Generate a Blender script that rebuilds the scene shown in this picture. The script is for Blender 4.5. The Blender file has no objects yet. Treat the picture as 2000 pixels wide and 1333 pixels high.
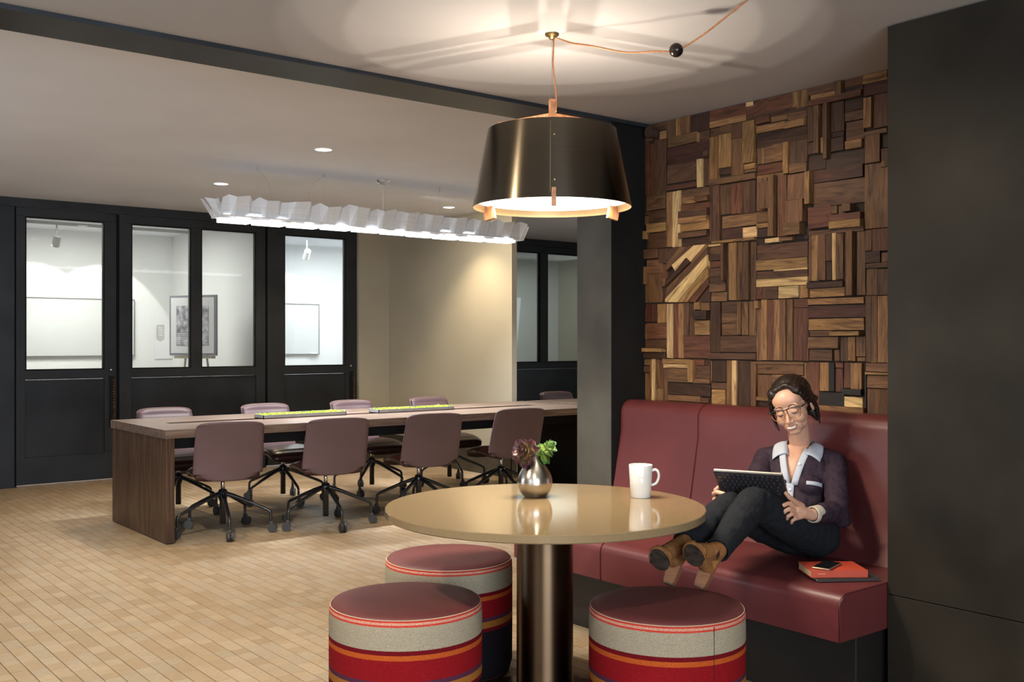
import bpy, bmesh, math, random
from mathutils import Vector, Matrix, noise
from mathutils.bvhtree import BVHTree
random.seed(7)
C = bpy.context.scene.collection
S = bpy.context.scene
R = math.radians
PI = math.pi
# ------------------------------------------------------------------ camera, world, lights, exposure
CAM_H = 1.31
YAW = math.atan(2524/2000.0)
cd = bpy.data.cameras.new('camera'); cam = bpy.data.objects.new('camera', cd); C.objects.link(cam)
cam.location = (0, 0, CAM_H); cam.rotation_euler = (R(90), 0, YAW-R(90))
cd.sensor_width = 36.0; cd.lens = 36.0; cd.shift_y = 1.5/2000; cd.clip_start = 0.05
S.camera = cam
S.view_settings.view_transform = 'Standard'; S.view_settings.look = 'None'
S.view_settings.exposure = 0.0; S.view_settings.gamma = 1.0; S.view_settings.use_curve_mapping = False
W = bpy.data.worlds.new('world'); S.world = W; W.use_nodes = True
W.node_tree.nodes['Background'].inputs[0].default_value = (0.55, 0.6, 0.7, 1)
W.node_tree.nodes['Background'].inputs[1].default_value = 0.25
try:
    S.cycles.max_bounces = 8; S.cycles.diffuse_bounces = 4; S.cycles.glossy_bounces = 4
    S.cycles.transparent_max_bounces = 12; S.cycles.transmission_bounces = 4
    S.cycles.caustics_reflective = False; S.cycles.caustics_refractive = False
    S.cycles.use_denoising = True; S.cycles.sample_clamp_indirect = 4.0
except Exception: pass

def light(name, kind, loc, power, col=(1, 1, 1), size=0.1, target=None, spot=None, blend=0.3, size_y=None, spread=None):
    d = bpy.data.lights.new(name, kind); d.energy = power; d.color = col
    if kind == 'AREA':
        d.size = size
        if size_y: d.shape = 'RECTANGLE'; d.size_y = size_y
        if spread: d.spread = R(spread)
    else:
        d.shadow_soft_size = size
    if kind == 'SPOT':
        d.spot_size = R(spot); d.spot_blend = blend
    o = bpy.data.objects.new(name, d); C.objects.link(o); o.location = loc
    if target is not None:
        o.rotation_euler = (Vector(target)-Vector(loc)).to_track_quat('-Z', 'Y').to_euler()
    return o
WARM = (1.0, 0.77, 0.50); WARM2 = (1.0, 0.80, 0.56); COOL = (0.80, 0.90, 1.0); WHITE = (1, 0.96, 0.9)
# daylight from the street windows behind and to the left of the camera
light('window_daylight', 'AREA', (-2.35, 1.6, 1.55), 32, COOL, 2.6, target=(2.5, 5.0, 0.9), size_y=1.7)
light('window_daylight_rear', 'AREA', (-.4, -2.25, 1.45), 235, (.86, .93, 1.0), 4.0, target=(.6, 6.0, 1.4), size_y=1.7, spread=130)
# ceiling spots of the lounge side, above the frame
light('lounge_spot', 'SPOT', (1.35, 4.55, 2.58), 230, (1, .93, .80), 0.03, target=(2.35, 4.75, 0), spot=88, blend=0.45)
light('lounge_spot', 'SPOT', (0.5, 2.95, 2.41), 110, WARM2, 0.05, target=(2.7, 2.6, 0.9), spot=70, blend=0.4)
light('lounge_spot', 'SPOT', (0.9, 1.3, 2.41), 60, WARM2, 0.03, target=(1.9, 2.9, 0.3), spot=60, blend=0.5)
light('lounge_spot', 'SPOT', (2.95, 2.95, 2.41), 24, WARM2, 0.03, target=(3.86, 2.95, 0.95), spot=100, blend=0.8)
# recessed downlights of the meeting area
for x, y in ((3.287, 6.191), (3.342, 8.054), (5.646, 8.101)):
    light('downlight_lamp', 'SPOT', (x, y, 2.575), 75, WARM, 0.03, target=(x, y, 0), spot=105, blend=0.7)
for x, y in ((1.1, 8.2), (0.9, 6.1), (4.5, 9.2), (5.45, 5.2), (7.2, 8.6), (7.4, 5.8)):
    light('downlight_lamp', 'SPOT', (x, y, 2.575), 70, WARM, 0.03, target=(x, y, 0), spot=105, blend=0.7)
light('cool_fill_side', 'AREA', (10.7, 5.6, 1.3), 22, COOL, 2.2, target=(4.0, 5.2, 2.0), size_y=1.5)  # added cool fill from the right to brighten the meeting ceiling, no window
light('cool_fill_meeting', 'AREA', (-2.5, 6.6, 1.5), 60, COOL, 2.6, target=(3.5, 6.8, 2.3), size_y=1.6)  # added cool fill from the left for ceiling and paper lamp, no window
light('wall_washer', 'SPOT', (5.0, 7.62, 2.57), 100, (1, .88, .70), 0.06, target=(6.1, 7.85, 1.35), spot=120, blend=1.0)
# led tray of the long paper lamp, pointing down
light('paper_lamp_led', 'AREA', (4.3, 7.1, 2.17), 95, (0.93, 0.96, 1.0), 2.7, target=(4.3, 7.1, 0), size_y=0.06, spread=105)
# rooms behind the glass
light('office_light', 'AREA', (2.9, 11.2, 2.55), 72, (1, .98, .93), 1.8, target=(2.9, 11.2, 0), size_y=1.0)
light('office_light', 'AREA', (6.3, 11.2, 2.55), 85, (.9, .95, 1), 2.0, target=(6.3, 11.2, 0), size_y=1.2)
light('office_light', 'AREA', (9.3, 11.2, 2.55), 28, (.88, .97, .93), 2.0, target=(9.3, 11.2, 0), size_y=1.2)
for x in (2.95, 3.72, 6.1):
    light('office_spot', 'SPOT', (x, 11.75, 2.38), 40, WHITE, 0.015, target=(x, 12.5, 1.55), spot=75, blend=0.12)

# ------------------------------------------------------------------ materials
def newmat(name):
    m = bpy.data.materials.new(name); m.use_nodes = True
    nt = m.node_tree; b = nt.nodes['Principled BSDF']
    return m, nt, b
def setc(b, col, rough=0.5, metal=0.0, spec=None, coat=0, coatr=0.1):
    b.inputs['Base Color'].default_value = (*col, 1); b.inputs['Roughness'].default_value = rough
    b.inputs['Metallic'].default_value = metal
    if spec is not None: b.inputs['Specular IOR Level'].default_value = spec
    if coat: b.inputs['Coat Weight'].default_value = coat; b.inputs['Coat Roughness'].default_value = coatr
def N(nt, t, **kw):
    n = nt.nodes.new(t)
    for k, v in kw.items():
        if k in n.inputs: n.inputs[k].default_value = v
        else: setattr(n, k, v)
    return n
def coords(nt, scale=(1, 1, 1), rot=(0, 0, 0), src='Object'):
    tc = N(nt, 'ShaderNodeTexCoord'); mp = N(nt, 'ShaderNodeMapping')
    mp.inputs['Scale'].default_value = scale; mp.inputs['Rotation'].default_value = rot
    nt.links.new(tc.outputs[src], mp.inputs[0]); return mp.outputs[0]
def ramp(nt, fac, stops):
    r = N(nt, 'ShaderNodeValToRGB'); e = r.color_ramp.elements
    e[0].position = stops[0][0]; e[0].color = (*stops[0][1], 1)
    e[1].position = stops[-1][0]; e[1].color = (*stops[-1][1], 1)
    for p, c in stops[1:-1]:
        q = e.new(p); q.color = (*c, 1)
    nt.links.new(fac, r.inputs[0]); return r.outputs[0]
def bump(nt, b, h, strength=0.2, dist=0.002):
    n = N(nt, 'ShaderNodeBump'); n.inputs['Strength'].default_value = strength; n.inputs['Distance'].default_value = dist
    nt.links.new(h, n.inputs['Height']); nt.links.new(n.outputs[0], b.inputs['Normal'])
def plain(name, col, rough=0.5, metal=0.0, var=0.12, scale=6.0, bmp=0.0, spec=None, coat=0, stretch=(1, 1, 1), coatr=0.1):
    m, nt, b = newmat(name); setc(b, col, rough, metal, spec, coat, coatr)
    v = coords(nt, tuple(scale*s for s in stretch)); n = N(nt, 'ShaderNodeTexNoise', Scale=1.0, Detail=4.0)
    nt.links.new(v, n.inputs['Vector'])
    lo = tuple(c*(1-var) for c in col); hi = tuple(min(1, c*(1+var)) for c in col)
    nt.links.new(ramp(nt, n.outputs[0], [(0.3, lo), (0.7, hi)]), b.inputs['Base Color'])
    if bmp: bump(nt, b, n.outputs[0], bmp)
    return m
def emis(name, col, strength):
    m = bpy.data.materials.new(name); m.use_nodes = True; nt = m.node_tree; nt.nodes.remove(nt.nodes['Principled BSDF'])
    e = N(nt, 'ShaderNodeEmission', Strength=strength); e.inputs[0].default_value = (*col, 1)
    nt.links.new(e.outputs[0], nt.nodes['Material Output'].inputs[0]); return m
def wood(name, lo, mid, hi, stretch, rough=0.45, gl=0.25, src='Object'):
    m, nt, b = newmat(name); setc(b, mid, rough, 0, gl)
    v = coords(nt, stretch, src=src)
    n = N(nt, 'ShaderNodeTexNoise', Scale=1.0, Detail=6.0, Distortion=1.4); nt.links.new(v, n.inputs['Vector'])
    nt.links.new(ramp(nt, n.outputs[0], [(0.28, lo), (0.5, mid), (0.72, hi)]), b.inputs['Base Color'])
    bump(nt, b, n.outputs[0], 0.15, 0.001); return m
def leather(name, col, rough=0.4, var=0.15, coat=0.0):
    m, nt, b = newmat(name); setc(b, col, rough, 0, 0.45, coat)
    v = coords(nt, (4, 4, 4)); n = N(nt, 'ShaderNodeTexNoise', Scale=1.0, Detail=3.0); nt.links.new(v, n.inputs['Vector'])
    nt.links.new(ramp(nt, n.outputs[0], [(0.3, tuple(c*(1-var) for c in col)), (0.7, tuple(c*(1+var) for c in col))]), b.inputs['Base Color'])
    v2 = coords(nt, (260, 260, 260)); w = N(nt, 'ShaderNodeTexVoronoi', Scale=1.0); nt.links.new(v2, w.inputs['Vector'])
    bump(nt, b, w.outputs[0], 0.12, 0.0008); return m
M = {}
M['ceiling_lounge'] = plain('ceiling_lounge', (.45, .44, .445), .9, var=.04, scale=1.5)
M['ceiling_meeting'] = plain('ceiling_meeting', (.79, .82, .90), .9, var=.04, scale=1.2)
M['taupe'] = plain('taupe_paint', (.42, .38, .29), .85, var=.04, scale=2)
M['office_white'] = plain('office_white', (.80, .81, .82), .9, var=.02, scale=2)
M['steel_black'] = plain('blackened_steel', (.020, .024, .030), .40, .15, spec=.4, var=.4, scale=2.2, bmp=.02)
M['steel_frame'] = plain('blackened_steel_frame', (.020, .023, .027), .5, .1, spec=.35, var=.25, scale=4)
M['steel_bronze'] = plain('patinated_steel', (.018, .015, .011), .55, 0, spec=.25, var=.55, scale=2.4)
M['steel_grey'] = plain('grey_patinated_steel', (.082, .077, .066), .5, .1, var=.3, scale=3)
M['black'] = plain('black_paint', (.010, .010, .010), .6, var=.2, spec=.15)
M['dark_bronze_base'] = plain('dark_bronze_base', (.055, .045, .03), .5, .1, var=.3)
M['chrome'] = plain('chrome', (.75, .75, .76), .15, 1, var=.03)
M['black_metal'] = plain('black_enamel', (.012, .013, .016), .22, 0, var=.1, coat=.5)
M['rubber'] = plain('caster_rubber', (.03, .03, .032), .5, var=.2)
M['walnut_top'] = wood('walnut_top', (.07, .045, .033), (.14, .095, .072), (.21, .155, .12), (2.2, 26, 26), .33, .5)
M['walnut_side'] = wood('walnut_side', (.028, .015, .009), (.062, .034, .02), (.105, .06, .036), (30, 26, 2.0), .4, .4)
M['copper_wood'] = wood('orange_walnut', (.22, .085, .035), (.36, .16, .075), (.48, .24, .12), (40, 40, 12), .35)
M['leather_red'] = leather('oxblood_leather', (.112, .024, .026), .40, .12)
M['leather_red2'] = leather('oxblood_stool_leather', (.125, .034, .034), .55, .15)
M['leather_black'] = leather('black_vinyl', (.016, .014, .013), .4)
M['leather_brown'] = leather('brown_chair_leather', (.108, .066, .072), .42, .08)
M['leather_dark'] = leather('dark_chair_leather', (.035, .013, .012), .3, .2)
M['led'] = emis('led_white', (1, .97, .92), 9)
M['led_office'] = emis('office_lamp_disc', (1, 1, .96), 6)
M['paper_led'] = emis('paper_lamp_led', (.95, .98, 1), 3.2)
M['diffuser'] = emis('lamp_diffuser', (1, .90, .76), 4.5)
M['white_paint'] = plain('white_gloss', (.8, .8, .8), .3, var=.02)
M['whiteboard'] = plain('whiteboard', (.62, .64, .65), .12, var=.02, coat=.5)
M['grey_edge'] = plain('grey_edge', (.12, .13, .13), .4)
M['moss'] = plain('moss', (.42, .62, .03), .8, var=.35, scale=60)
M['planter'] = plain('zinc_planter', (.45, .47, .50), .4, .5, var=.1)
M['brass'] = plain('aged_brass', (.25, .18, .08), .35, .9)
M['copper_cord'] = plain('copper_cord', (.42, .17, .06), .6, .2, var=.2, scale=80)
M['grey_block'] = plain('grey', (.2, .2, .2), .6)
# glass with a fine woven interlayer
def glassmat():
    m = bpy.data.materials.new('glass'); m.use_nodes = True; nt = m.node_tree; nt.nodes.remove(nt.nodes['Principled BSDF'])
    t = N(nt, 'ShaderNodeBsdfTransparent'); t.inputs[0].default_value = (.90, .92, .90, 1)
    g = N(nt, 'ShaderNodeBsdfGlossy', Roughness=.02); d = N(nt, 'ShaderNodeBsdfTranslucent'); d.inputs[0].default_value = (.75, .75, .7, 1)
    fr = N(nt, 'ShaderNodeFresnel', IOR=1.45)
    m1 = N(nt, 'ShaderNodeMixShader', Fac=.10); nt.links.new(t.outputs[0], m1.inputs[1]); nt.links.new(d.outputs[0], m1.inputs[2])
    m2 = N(nt, 'ShaderNodeMixShader'); nt.links.new(fr.outputs[0], m2.inputs[0]); nt.links.new(m1.outputs[0], m2.inputs[1]); nt.links.new(g.outputs[0], m2.inputs[2])
    nt.links.new(m2.outputs[0], nt.nodes['Material Output'].inputs[0]); return m
M['glass'] = glassmat()
def lens_glass():
    m = bpy.data.materials.new('lens_glass'); m.use_nodes = True; nt = m.node_tree; nt.nodes.remove(nt.nodes['Principled BSDF'])
    t = N(nt, 'ShaderNodeBsdfTransparent'); g = N(nt, 'ShaderNodeBsdfGlossy', Roughness=.02)
    m2 = N(nt, 'ShaderNodeMixShader', Fac=.05); nt.links.new(t.outputs[0], m2.inputs[1]); nt.links.new(g.outputs[0], m2.inputs[2])
    nt.links.new(m2.outputs[0], nt.nodes['Material Output'].inputs[0]); return m
M['lens'] = lens_glass()
# end-grain floor blocks: colour from the "col" attribute with fine arcs of grain
def floormat():
    m, nt, b = newmat('end_grain_floor'); setc(b, (.4, .28, .16), .48, 0, .35)
    a = N(nt, 'ShaderNodeAttribute'); a.attribute_name = 'col'
    v = coords(nt, (16, 60, 16)); n = N(nt, 'ShaderNodeTexNoise', Scale=1.0, Detail=5.0, Distortion=2.6); nt.links.new(v, n.inputs['Vector'])
    r = ramp(nt, n.outputs[0], [(0.28, (.80, .76, .70)), (0.45, (.97, .96, .95)), (0.6, (1.03, 1.03, 1.03)), (0.75, (1.10, 1.10, 1.10))])
    mx = N(nt, 'ShaderNodeMix', data_type='RGBA', blend_type='MULTIPLY'); mx.inputs[0].default_value = 1
    nt.links.new(a.outputs['Color'], mx.inputs[6]); nt.links.new(r, mx.inputs[7]); nt.links.new(mx.outputs[2], b.inputs['Base Color'])
    return m
M['floor'] = floormat()
M['floor_joint'] = plain('floor_joint', (.17, .115, .07), .8)
def blockmat():
    m, nt, b = newmat('reclaimed_wood'); setc(b, (.3, .2, .1), .5, 0, .35)
    a = N(nt, 'ShaderNodeAttribute'); a.attribute_name = 'col'
    at = N(nt, 'ShaderNodeAttribute'); at.attribute_name = 'grain'     # grain space: x along, yz across
    n = N(nt, 'ShaderNodeTexNoise', Scale=1.0, Detail=7.0, Roughness=.62, Distortion=1.2); nt.links.new(at.outputs['Vector'], n.inputs['Vector'])
    r = ramp(nt, n.outputs[0], [(0.30, (.30, .22, .18)), (0.44, (.80, .74, .70)), (0.55, (1.05, 1.0, .95)), (0.70, (1.6, 1.5, 1.35))])
    mx = N(nt, 'ShaderNodeMix', data_type='RGBA', blend_type='MULTIPLY'); mx.inputs[0].default_value = 1
    nt.links.new(a.outputs['Color'], mx.inputs[6]); nt.links.new(r, mx.inputs[7]); nt.links.new(mx.outputs[2], b.inputs['Base Color'])
    bump(nt, b, n.outputs[0], .25, .002); return m
M['blocks'] = blockmat()
def quartz():
    m, nt, b = newmat('tan_quartz'); setc(b, (.30, .22, .12), .09, 0, .5)
    v = coords(nt, (700, 700, 700)); n = N(nt, 'ShaderNodeTexNoise', Scale=1.0, Detail=2.0); nt.links.new(v, n.inputs['Vector'])
    nt.links.new(ramp(nt, n.outputs[0], [(0.35, (.185, .13, .068)), (0.6, (.245, .178, .098)), (0.75, (.32, .25, .16))]), b.inputs['Base Color']); return m
M['quartz'] = quartz()
def brushed(name, col, rough, aniso=.75):
    m, nt, b = newmat(name); setc(b, col, rough, 1)
    b.inputs['Anisotropic'].default_value = aniso; b.inputs['Anisotropic Rotation'].default_value = .25
    tg = N(nt, 'ShaderNodeTangent'); tg.direction_type = 'RADIAL'; tg.axis = 'Z'; nt.links.new(tg.outputs[0], b.inputs['Tangent'])
    v = coords(nt, (3, 3, 260)); n = N(nt, 'ShaderNodeTexNoise', Scale=1.0, Detail=3.0); nt.links.new(v, n.inputs['Vector'])
    nt.links.new(ramp(nt, n.outputs[0], [(0.3, tuple(c*.96 for c in col)), (0.7, tuple(c*1.04 for c in col))]), b.inputs['Base Color']); return m
M['shade_metal'] = brushed('brushed_gunmetal', (.15, .13, .10), .20)
M['shade_inner'] = plain('shade_inner_gold', (.50, .34, .17), .45, .3)
M['pedestal'] = brushed('brushed_bronze', (.14, .095, .06), .33)
M['vase'] = brushed('pewter_vase', (.50, .47, .43), .26, .3)

# ------------------------------------------------------------------ geometry helpers
def finish(name, bm, mat, parent=None, smooth=False, mats=None):
    me = bpy.data.meshes.new(name); bm.normal_update(); bm.to_mesh(me); bm.free()
    for mm in (mats or [mat]): me.materials.append(mm)
    if smooth:
        for p in me.polygons: p.use_smooth = True
    o = bpy.data.objects.new(name, me); C.objects.link(o)
    if parent is not None: o.parent = parent
    return o
def smooth_angle(o, deg=40):
    me = o.data
    for p in me.polygons: p.use_smooth = True
    bm = bmesh.new(); bm.from_mesh(me)
    for e in bm.edges:
        if len(e.link_faces) == 2 and e.calc_face_angle(0) > R(deg): e.smooth = False
    bm.to_mesh(me); bm.free(); return o
def box(bm, x0, x1, y0, y1, z0, z1, bev=0.0, mi=0, mtx=None, seg=2):
    vs = [bm.verts.new((x, y, z)) for z in (z0, z1) for y in (y0, y1) for x in (x0, x1)]
    fs = [bm.faces.new([vs[i] for i in q]) for q in ((0, 2, 3, 1), (4, 5, 7, 6), (0, 1, 5, 4), (2, 6, 7, 3), (0, 4, 6, 2), (1, 3, 7, 5))]
    for f in fs: f.material_index = mi
    if bev > 0:
        es = list({e for f in fs for e in f.edges})
        r = bmesh.ops.bevel(bm, geom=es, offset=bev, segments=seg, affect='EDGES', profile=0.5)
        vs = list({v for f in r['faces'] for v in f.verts} | {v for v in vs if v.is_valid})
    if mtx is not None:
        for v in vs: v.co = mtx @ v.co
    return vs
def prism(bm, pts, z0, z1, bev=0, mi=0):
    a = [bm.verts.new((x, y, z0)) for x, y in pts]; b = [bm.verts.new((x, y, z1)) for x, y in pts]
    n = len(pts); fs = [bm.faces.new(a[::-1]), bm.faces.new(b)]
    for i in range(n): fs.append(bm.faces.new((a[i], a[(i+1) % n], b[(i+1) % n], b[i])))
    for f in fs: f.material_index = mi
    if bev:
        bmesh.ops.bevel(bm, geom=list({e for f in fs for e in f.edges}), offset=bev, segments=2, affect='EDGES')
    return a+b
def tube(bm, p0, p1, r0, r1=None, n=16, cap=True, mi=0):
    p0 = Vector(p0); p1 = Vector(p1); r1 = r0 if r1 is None else r1
    d = (p1-p0).normalized(); u = d.orthogonal().normalized(); w = d.cross(u)
    ring = lambda p, r: [bm.verts.new(p+r*(math.cos(2*PI*i/n)*u+math.sin(2*PI*i/n)*w)) for i in range(n)]
    a = ring(p0, r0); b = ring(p1, r1)
    for i in range(n): bm.faces.new((a[i], a[(i+1) % n], b[(i+1) % n], b[i])).material_index = mi
    if cap: bm.faces.new(a[::-1]).material_index = mi; bm.faces.new(b).material_index = mi
    return a+b
def path_tube(bm, pts, r, n=8, cap=True):
    pts = [Vector(p) for p in pts]; rings = []; u = None
    rr = r if isinstance(r, (list, tuple)) else [r]*len(pts)
    for i, p in enumerate(pts):
        d = ((pts[i+1]-p) if i == 0 else (p-pts[i-1]) if i == len(pts)-1 else (pts[i+1]-pts[i-1])).normalized()
        if u is None: u = d.orthogonal().normalized()
        u = (u-d*u.dot(d)).normalized(); w = d.cross(u)
        rings.append([bm.verts.new(p+rr[i]*(math.cos(2*PI*k/n)*u+math.sin(2*PI*k/n)*w)) for k in range(n)])
    for a, b in zip(rings, rings[1:]):
        for i in range(n): bm.faces.new((a[i], a[(i+1) % n], b[(i+1) % n], b[i]))
    if cap: bm.faces.new(rings[0][::-1]); bm.faces.new(rings[-1])
def lathe(bm, prof, n=48, c=(0, 0), mi=0, a0=0.0):
    rings = []
    for r, z in prof:
        if r < 1e-6: rings.append([bm.verts.new((c[0], c[1], z))])
        else: rings.append([bm.verts.new((c[0]+r*math.cos(a0+2*PI*i/n), c[1]+r*math.sin(a0+2*PI*i/n), z)) for i in range(n)])
    for a, b in zip(rings, rings[1:]):
        if len(a) == 1 and len(b) == 1: continue
        for i in range(n):
            j = (i+1) % n
            if len(a) == 1: f = bm.faces.new((a[0], b[i], b[j])) if False else bm.faces.new((a[0], b[j], b[i]))
            elif len(b) == 1: f = bm.faces.new((a[i], a[j], b[0]))
            else: f = bm.faces.new((a[i], a[j], b[j], b[i]))
            f.material_index = mi
    return rings
def catmull(pts, k=8):
    P = [Vector(p) for p in pts]; P = [2*P[0]-P[1]]+P+[2*P[-1]-P[-2]]; out = []
    for i in range(1, len(P)-2):
        for s in range(k):
            t = s/k; a, b, c, d = P[i-1:i+3]
            out.append(.5*((2*b)+(-a+c)*t+(2*a-5*b+4*c-d)*t*t+(-a+3*b-3*c+d)*t*t*t))
    out.append(P[-2]); return out
def tag(o, label=None, cat=None, group=None, kind=None):
    if label: o['label'] = label
    if cat: o['category'] = cat
    if group: o['group'] = group
    if kind: o['kind'] = kind
    return o
def thing(name, label, cat, loc=(0, 0, 0), rotz=0, group=None):
    o = bpy.data.objects.new(name, None); C.objects.link(o); o.empty_display_size = .05
    o.location = loc; o.rotation_euler = (0, 0, rotz); return tag(o, label, cat, group)
def dup(o, parent=None):
    c = o.copy(); C.objects.link(c); c.parent = parent
    for ch in list(o.children): dup(ch, c)
    return c
def struct(name, bm, m, label, parent=None, smooth=False, mats=None):
    o = finish(name, bm, m, parent, smooth, mats); 
    if parent is None: o['kind'] = 'structure'; o['label'] = label
    return o
def sempty(name, label, loc=(0, 0, 0)):
    o = bpy.data.objects.new(name, None); C.objects.link(o); o.location = loc; o['kind'] = 'structure'; o['label'] = label; return o
def sbox(name, dims, mat, label, parent=None, bev=0):
    bm = bmesh.new(); box(bm, *dims, bev=bev); return struct(name, bm, mat, label, parent)
def pbox(name, dims, mat, parent, bev=0, label=None):
    bm = bmesh.new(); box(bm, *dims, bev=bev); o = finish(name, bm, mat, parent)
    if label: o['label'] = label
    return o
# ------------------------------------------------------------------ room shell
ZC = 2.438; ZF = 2.606; YG = 9.99; YB = 12.55
fl = sbox('floor', (-2.6, 11.0, -2.4, 12.8, -.08, -.004), M['floor_joint'], 'end-grain wood block floor in narrow strips running away from the camera')
def set_attrs(me, col, grain=None, n=None):
    a = me.attributes.new('col', 'FLOAT_COLOR', 'POINT'); a.data.foreach_set('color', col)
    if grain:
        g = me.attributes.new('grain', 'FLOAT_VECTOR', 'POINT'); g.data.foreach_set('vector', grain)
FW = 0.0665
def fcol(rr):
    t = rr.random(); base = [(.345, .255, .160), (.33, .238, .143), (.365, .275, .178), (.31, .222, .132), (.34, .262, .175)][min(4, int(t*5.0))]
    k = .95+.10*rr.random(); return tuple(c*k for c in base)
rr = random.Random(11)
blocks = []
x = -2.5
while x < 10.9:
    y = -2.3+rr.random()*.1
    while y < 9.93:
        L = rr.choice((.06, .08, .10, .125, .15)); y1 = min(y+L, 9.95)
        blocks.append((x, x+FW-.0012, y, y1, rr.random()*.0009, fcol(rr))); y = y1
    x += FW
def in_frame(b):
    X, Y = (b[0]+b[1])/2, (b[2]+b[3])/2; c, s = math.cos(YAW), math.sin(YAW)
    F = X*c+Y*s
    if F < .5: return None
    u = 1000+2000*(X*s-Y*c)/F; v = 668+2000*CAM_H/F
    return F if (4 < u < 636 and v < 1326) else None
vis = sorted([(in_frame(b), i) for i, b in enumerate(blocks) if in_frame(b)])[:298]
chosen = {i for _, i in vis}
def block_geo(b, V, F, CC):
    x0, x1, y0, y1, h, col = b; k = len(V); e = .0012
    V += [(x0, y0, -.006), (x1, y0, -.006), (x1, y1, -.006), (x0, y1, -.006), (x0+e, y0+.0002, h), (x1-e, y0+.0002, h), (x1-e, y1-.0002, h), (x0+e, y1-.0002, h)]
    F += [(k+4, k+5, k+6, k+7), (k, k+1, k+5, k+4), (k+1, k+2, k+6, k+5), (k+2, k+3, k+7, k+6), (k+3, k, k+4, k+7)]
    CC += [*col, 1]*8
def mesh_from(name, V, F, CC, mat, G=None):
    me = bpy.data.meshes.new(name); me.from_pydata(V, [], F); me.materials.append(mat); set_attrs(me, CC, G); return me
for i in sorted(chosen):
    V, F, CC = [], [], []; block_geo(blocks[i], V, F, CC)
    o = bpy.data.objects.new('floor_block', mesh_from('floor_block', V, F, CC, M['floor'])); C.objects.link(o); o.parent = fl
V, F, CC = [], [], []
for i, b in enumerate(blocks):
    if i not in chosen: block_geo(b, V, F, CC)
o = bpy.data.objects.new('floor_blocks_far', mesh_from('floor_blocks_far', V, F, CC, M['floor'])); C.objects.link(o); o.parent = fl; o['kind'] = 'stuff'

bm = bmesh.new(); box(bm, -2.6, 3.99, -2.4, 3.72, ZC, ZC+.1); struct('ceiling', bm, M['ceiling_lounge'], 'lower taupe ceiling over the lounge corner and pendant lamp')
bm = bmesh.new(); box(bm, -2.6, 11.0, 3.98, 12.8, ZF, ZF+.1); struct('ceiling', bm, M['ceiling_meeting'], 'higher pale ceiling over the long meeting table')
bm = bmesh.new(); box(bm, -2.6, 4.1, 3.72, 3.98, 2.42, ZF+.1, .003); struct('trim_1', bm, M['steel_black'], 'black steel beam crossing the ceiling between lounge and meeting area')
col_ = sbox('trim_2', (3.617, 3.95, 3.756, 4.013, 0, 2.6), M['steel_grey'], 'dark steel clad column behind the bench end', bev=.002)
pbox('shaded_face', (3.617, 3.95, 3.7505, 3.756, 0, 2.42), M['black'], col_)  # shade on the column's near side, put in as a black sheet
# patinated steel wall at the right
bm = bmesh.new(); box(bm, 3.31, 3.86, -2.4, 2.026, .413, ZC-.006, .0015); pw = struct('wall_front_right', bm, M['steel_bronze'], 'dark patinated steel panel wall at the right edge')
pbox('steel_panel', (3.3105, 3.86, -2.4, 2.026, 0, .410), M['steel_bronze'], pw, .0015)
# far right, left and rear walls out of the frame
sbox('wall_left', (-2.7, -2.6, -2.4, 9.99, 0, 2.7), M['taupe'], 'plain wall beyond the left of the frame')
sbox('wall_rear', (-2.7, 3.4, -2.5, -2.4, 0, 2.7), M['taupe'], 'plain wall behind the camera')
sbox('wall_far_right', (10.9, 11.0, 4.0, 12.7, 0, 2.7), M['taupe'], 'plain wall at the far right end of the meeting area')
sbox('wall_side', (3.99, 11.0, 3.9, 4.02, 0, 2.7), M['taupe'], 'wall behind the reclaimed wood feature wall')
# taupe pier and partition
sbox('wall_pier', (5.715, 6.12, YG-.05, YG+.1, 0, ZF), M['taupe'], 'narrow taupe wall strip beside the last glass door')
sbox('wall_partition', (6.10, 6.16, 7.70, YG-.05, 0, ZF), M['taupe'], 'broad taupe partition wall behind the meeting table')
sbox('baseboard_partition', (6.085, 6.10, 7.70, YG-.05, 0, .27), M['dark_bronze_base'], 'dark bronze baseboard of the taupe partition')
sbox('baseboard_pier', (5.72, 6.085, YG-.065, YG-.05, 0, .27), M['dark_bronze_base'], 'dark bronze baseboard of the narrow taupe strip')

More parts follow.
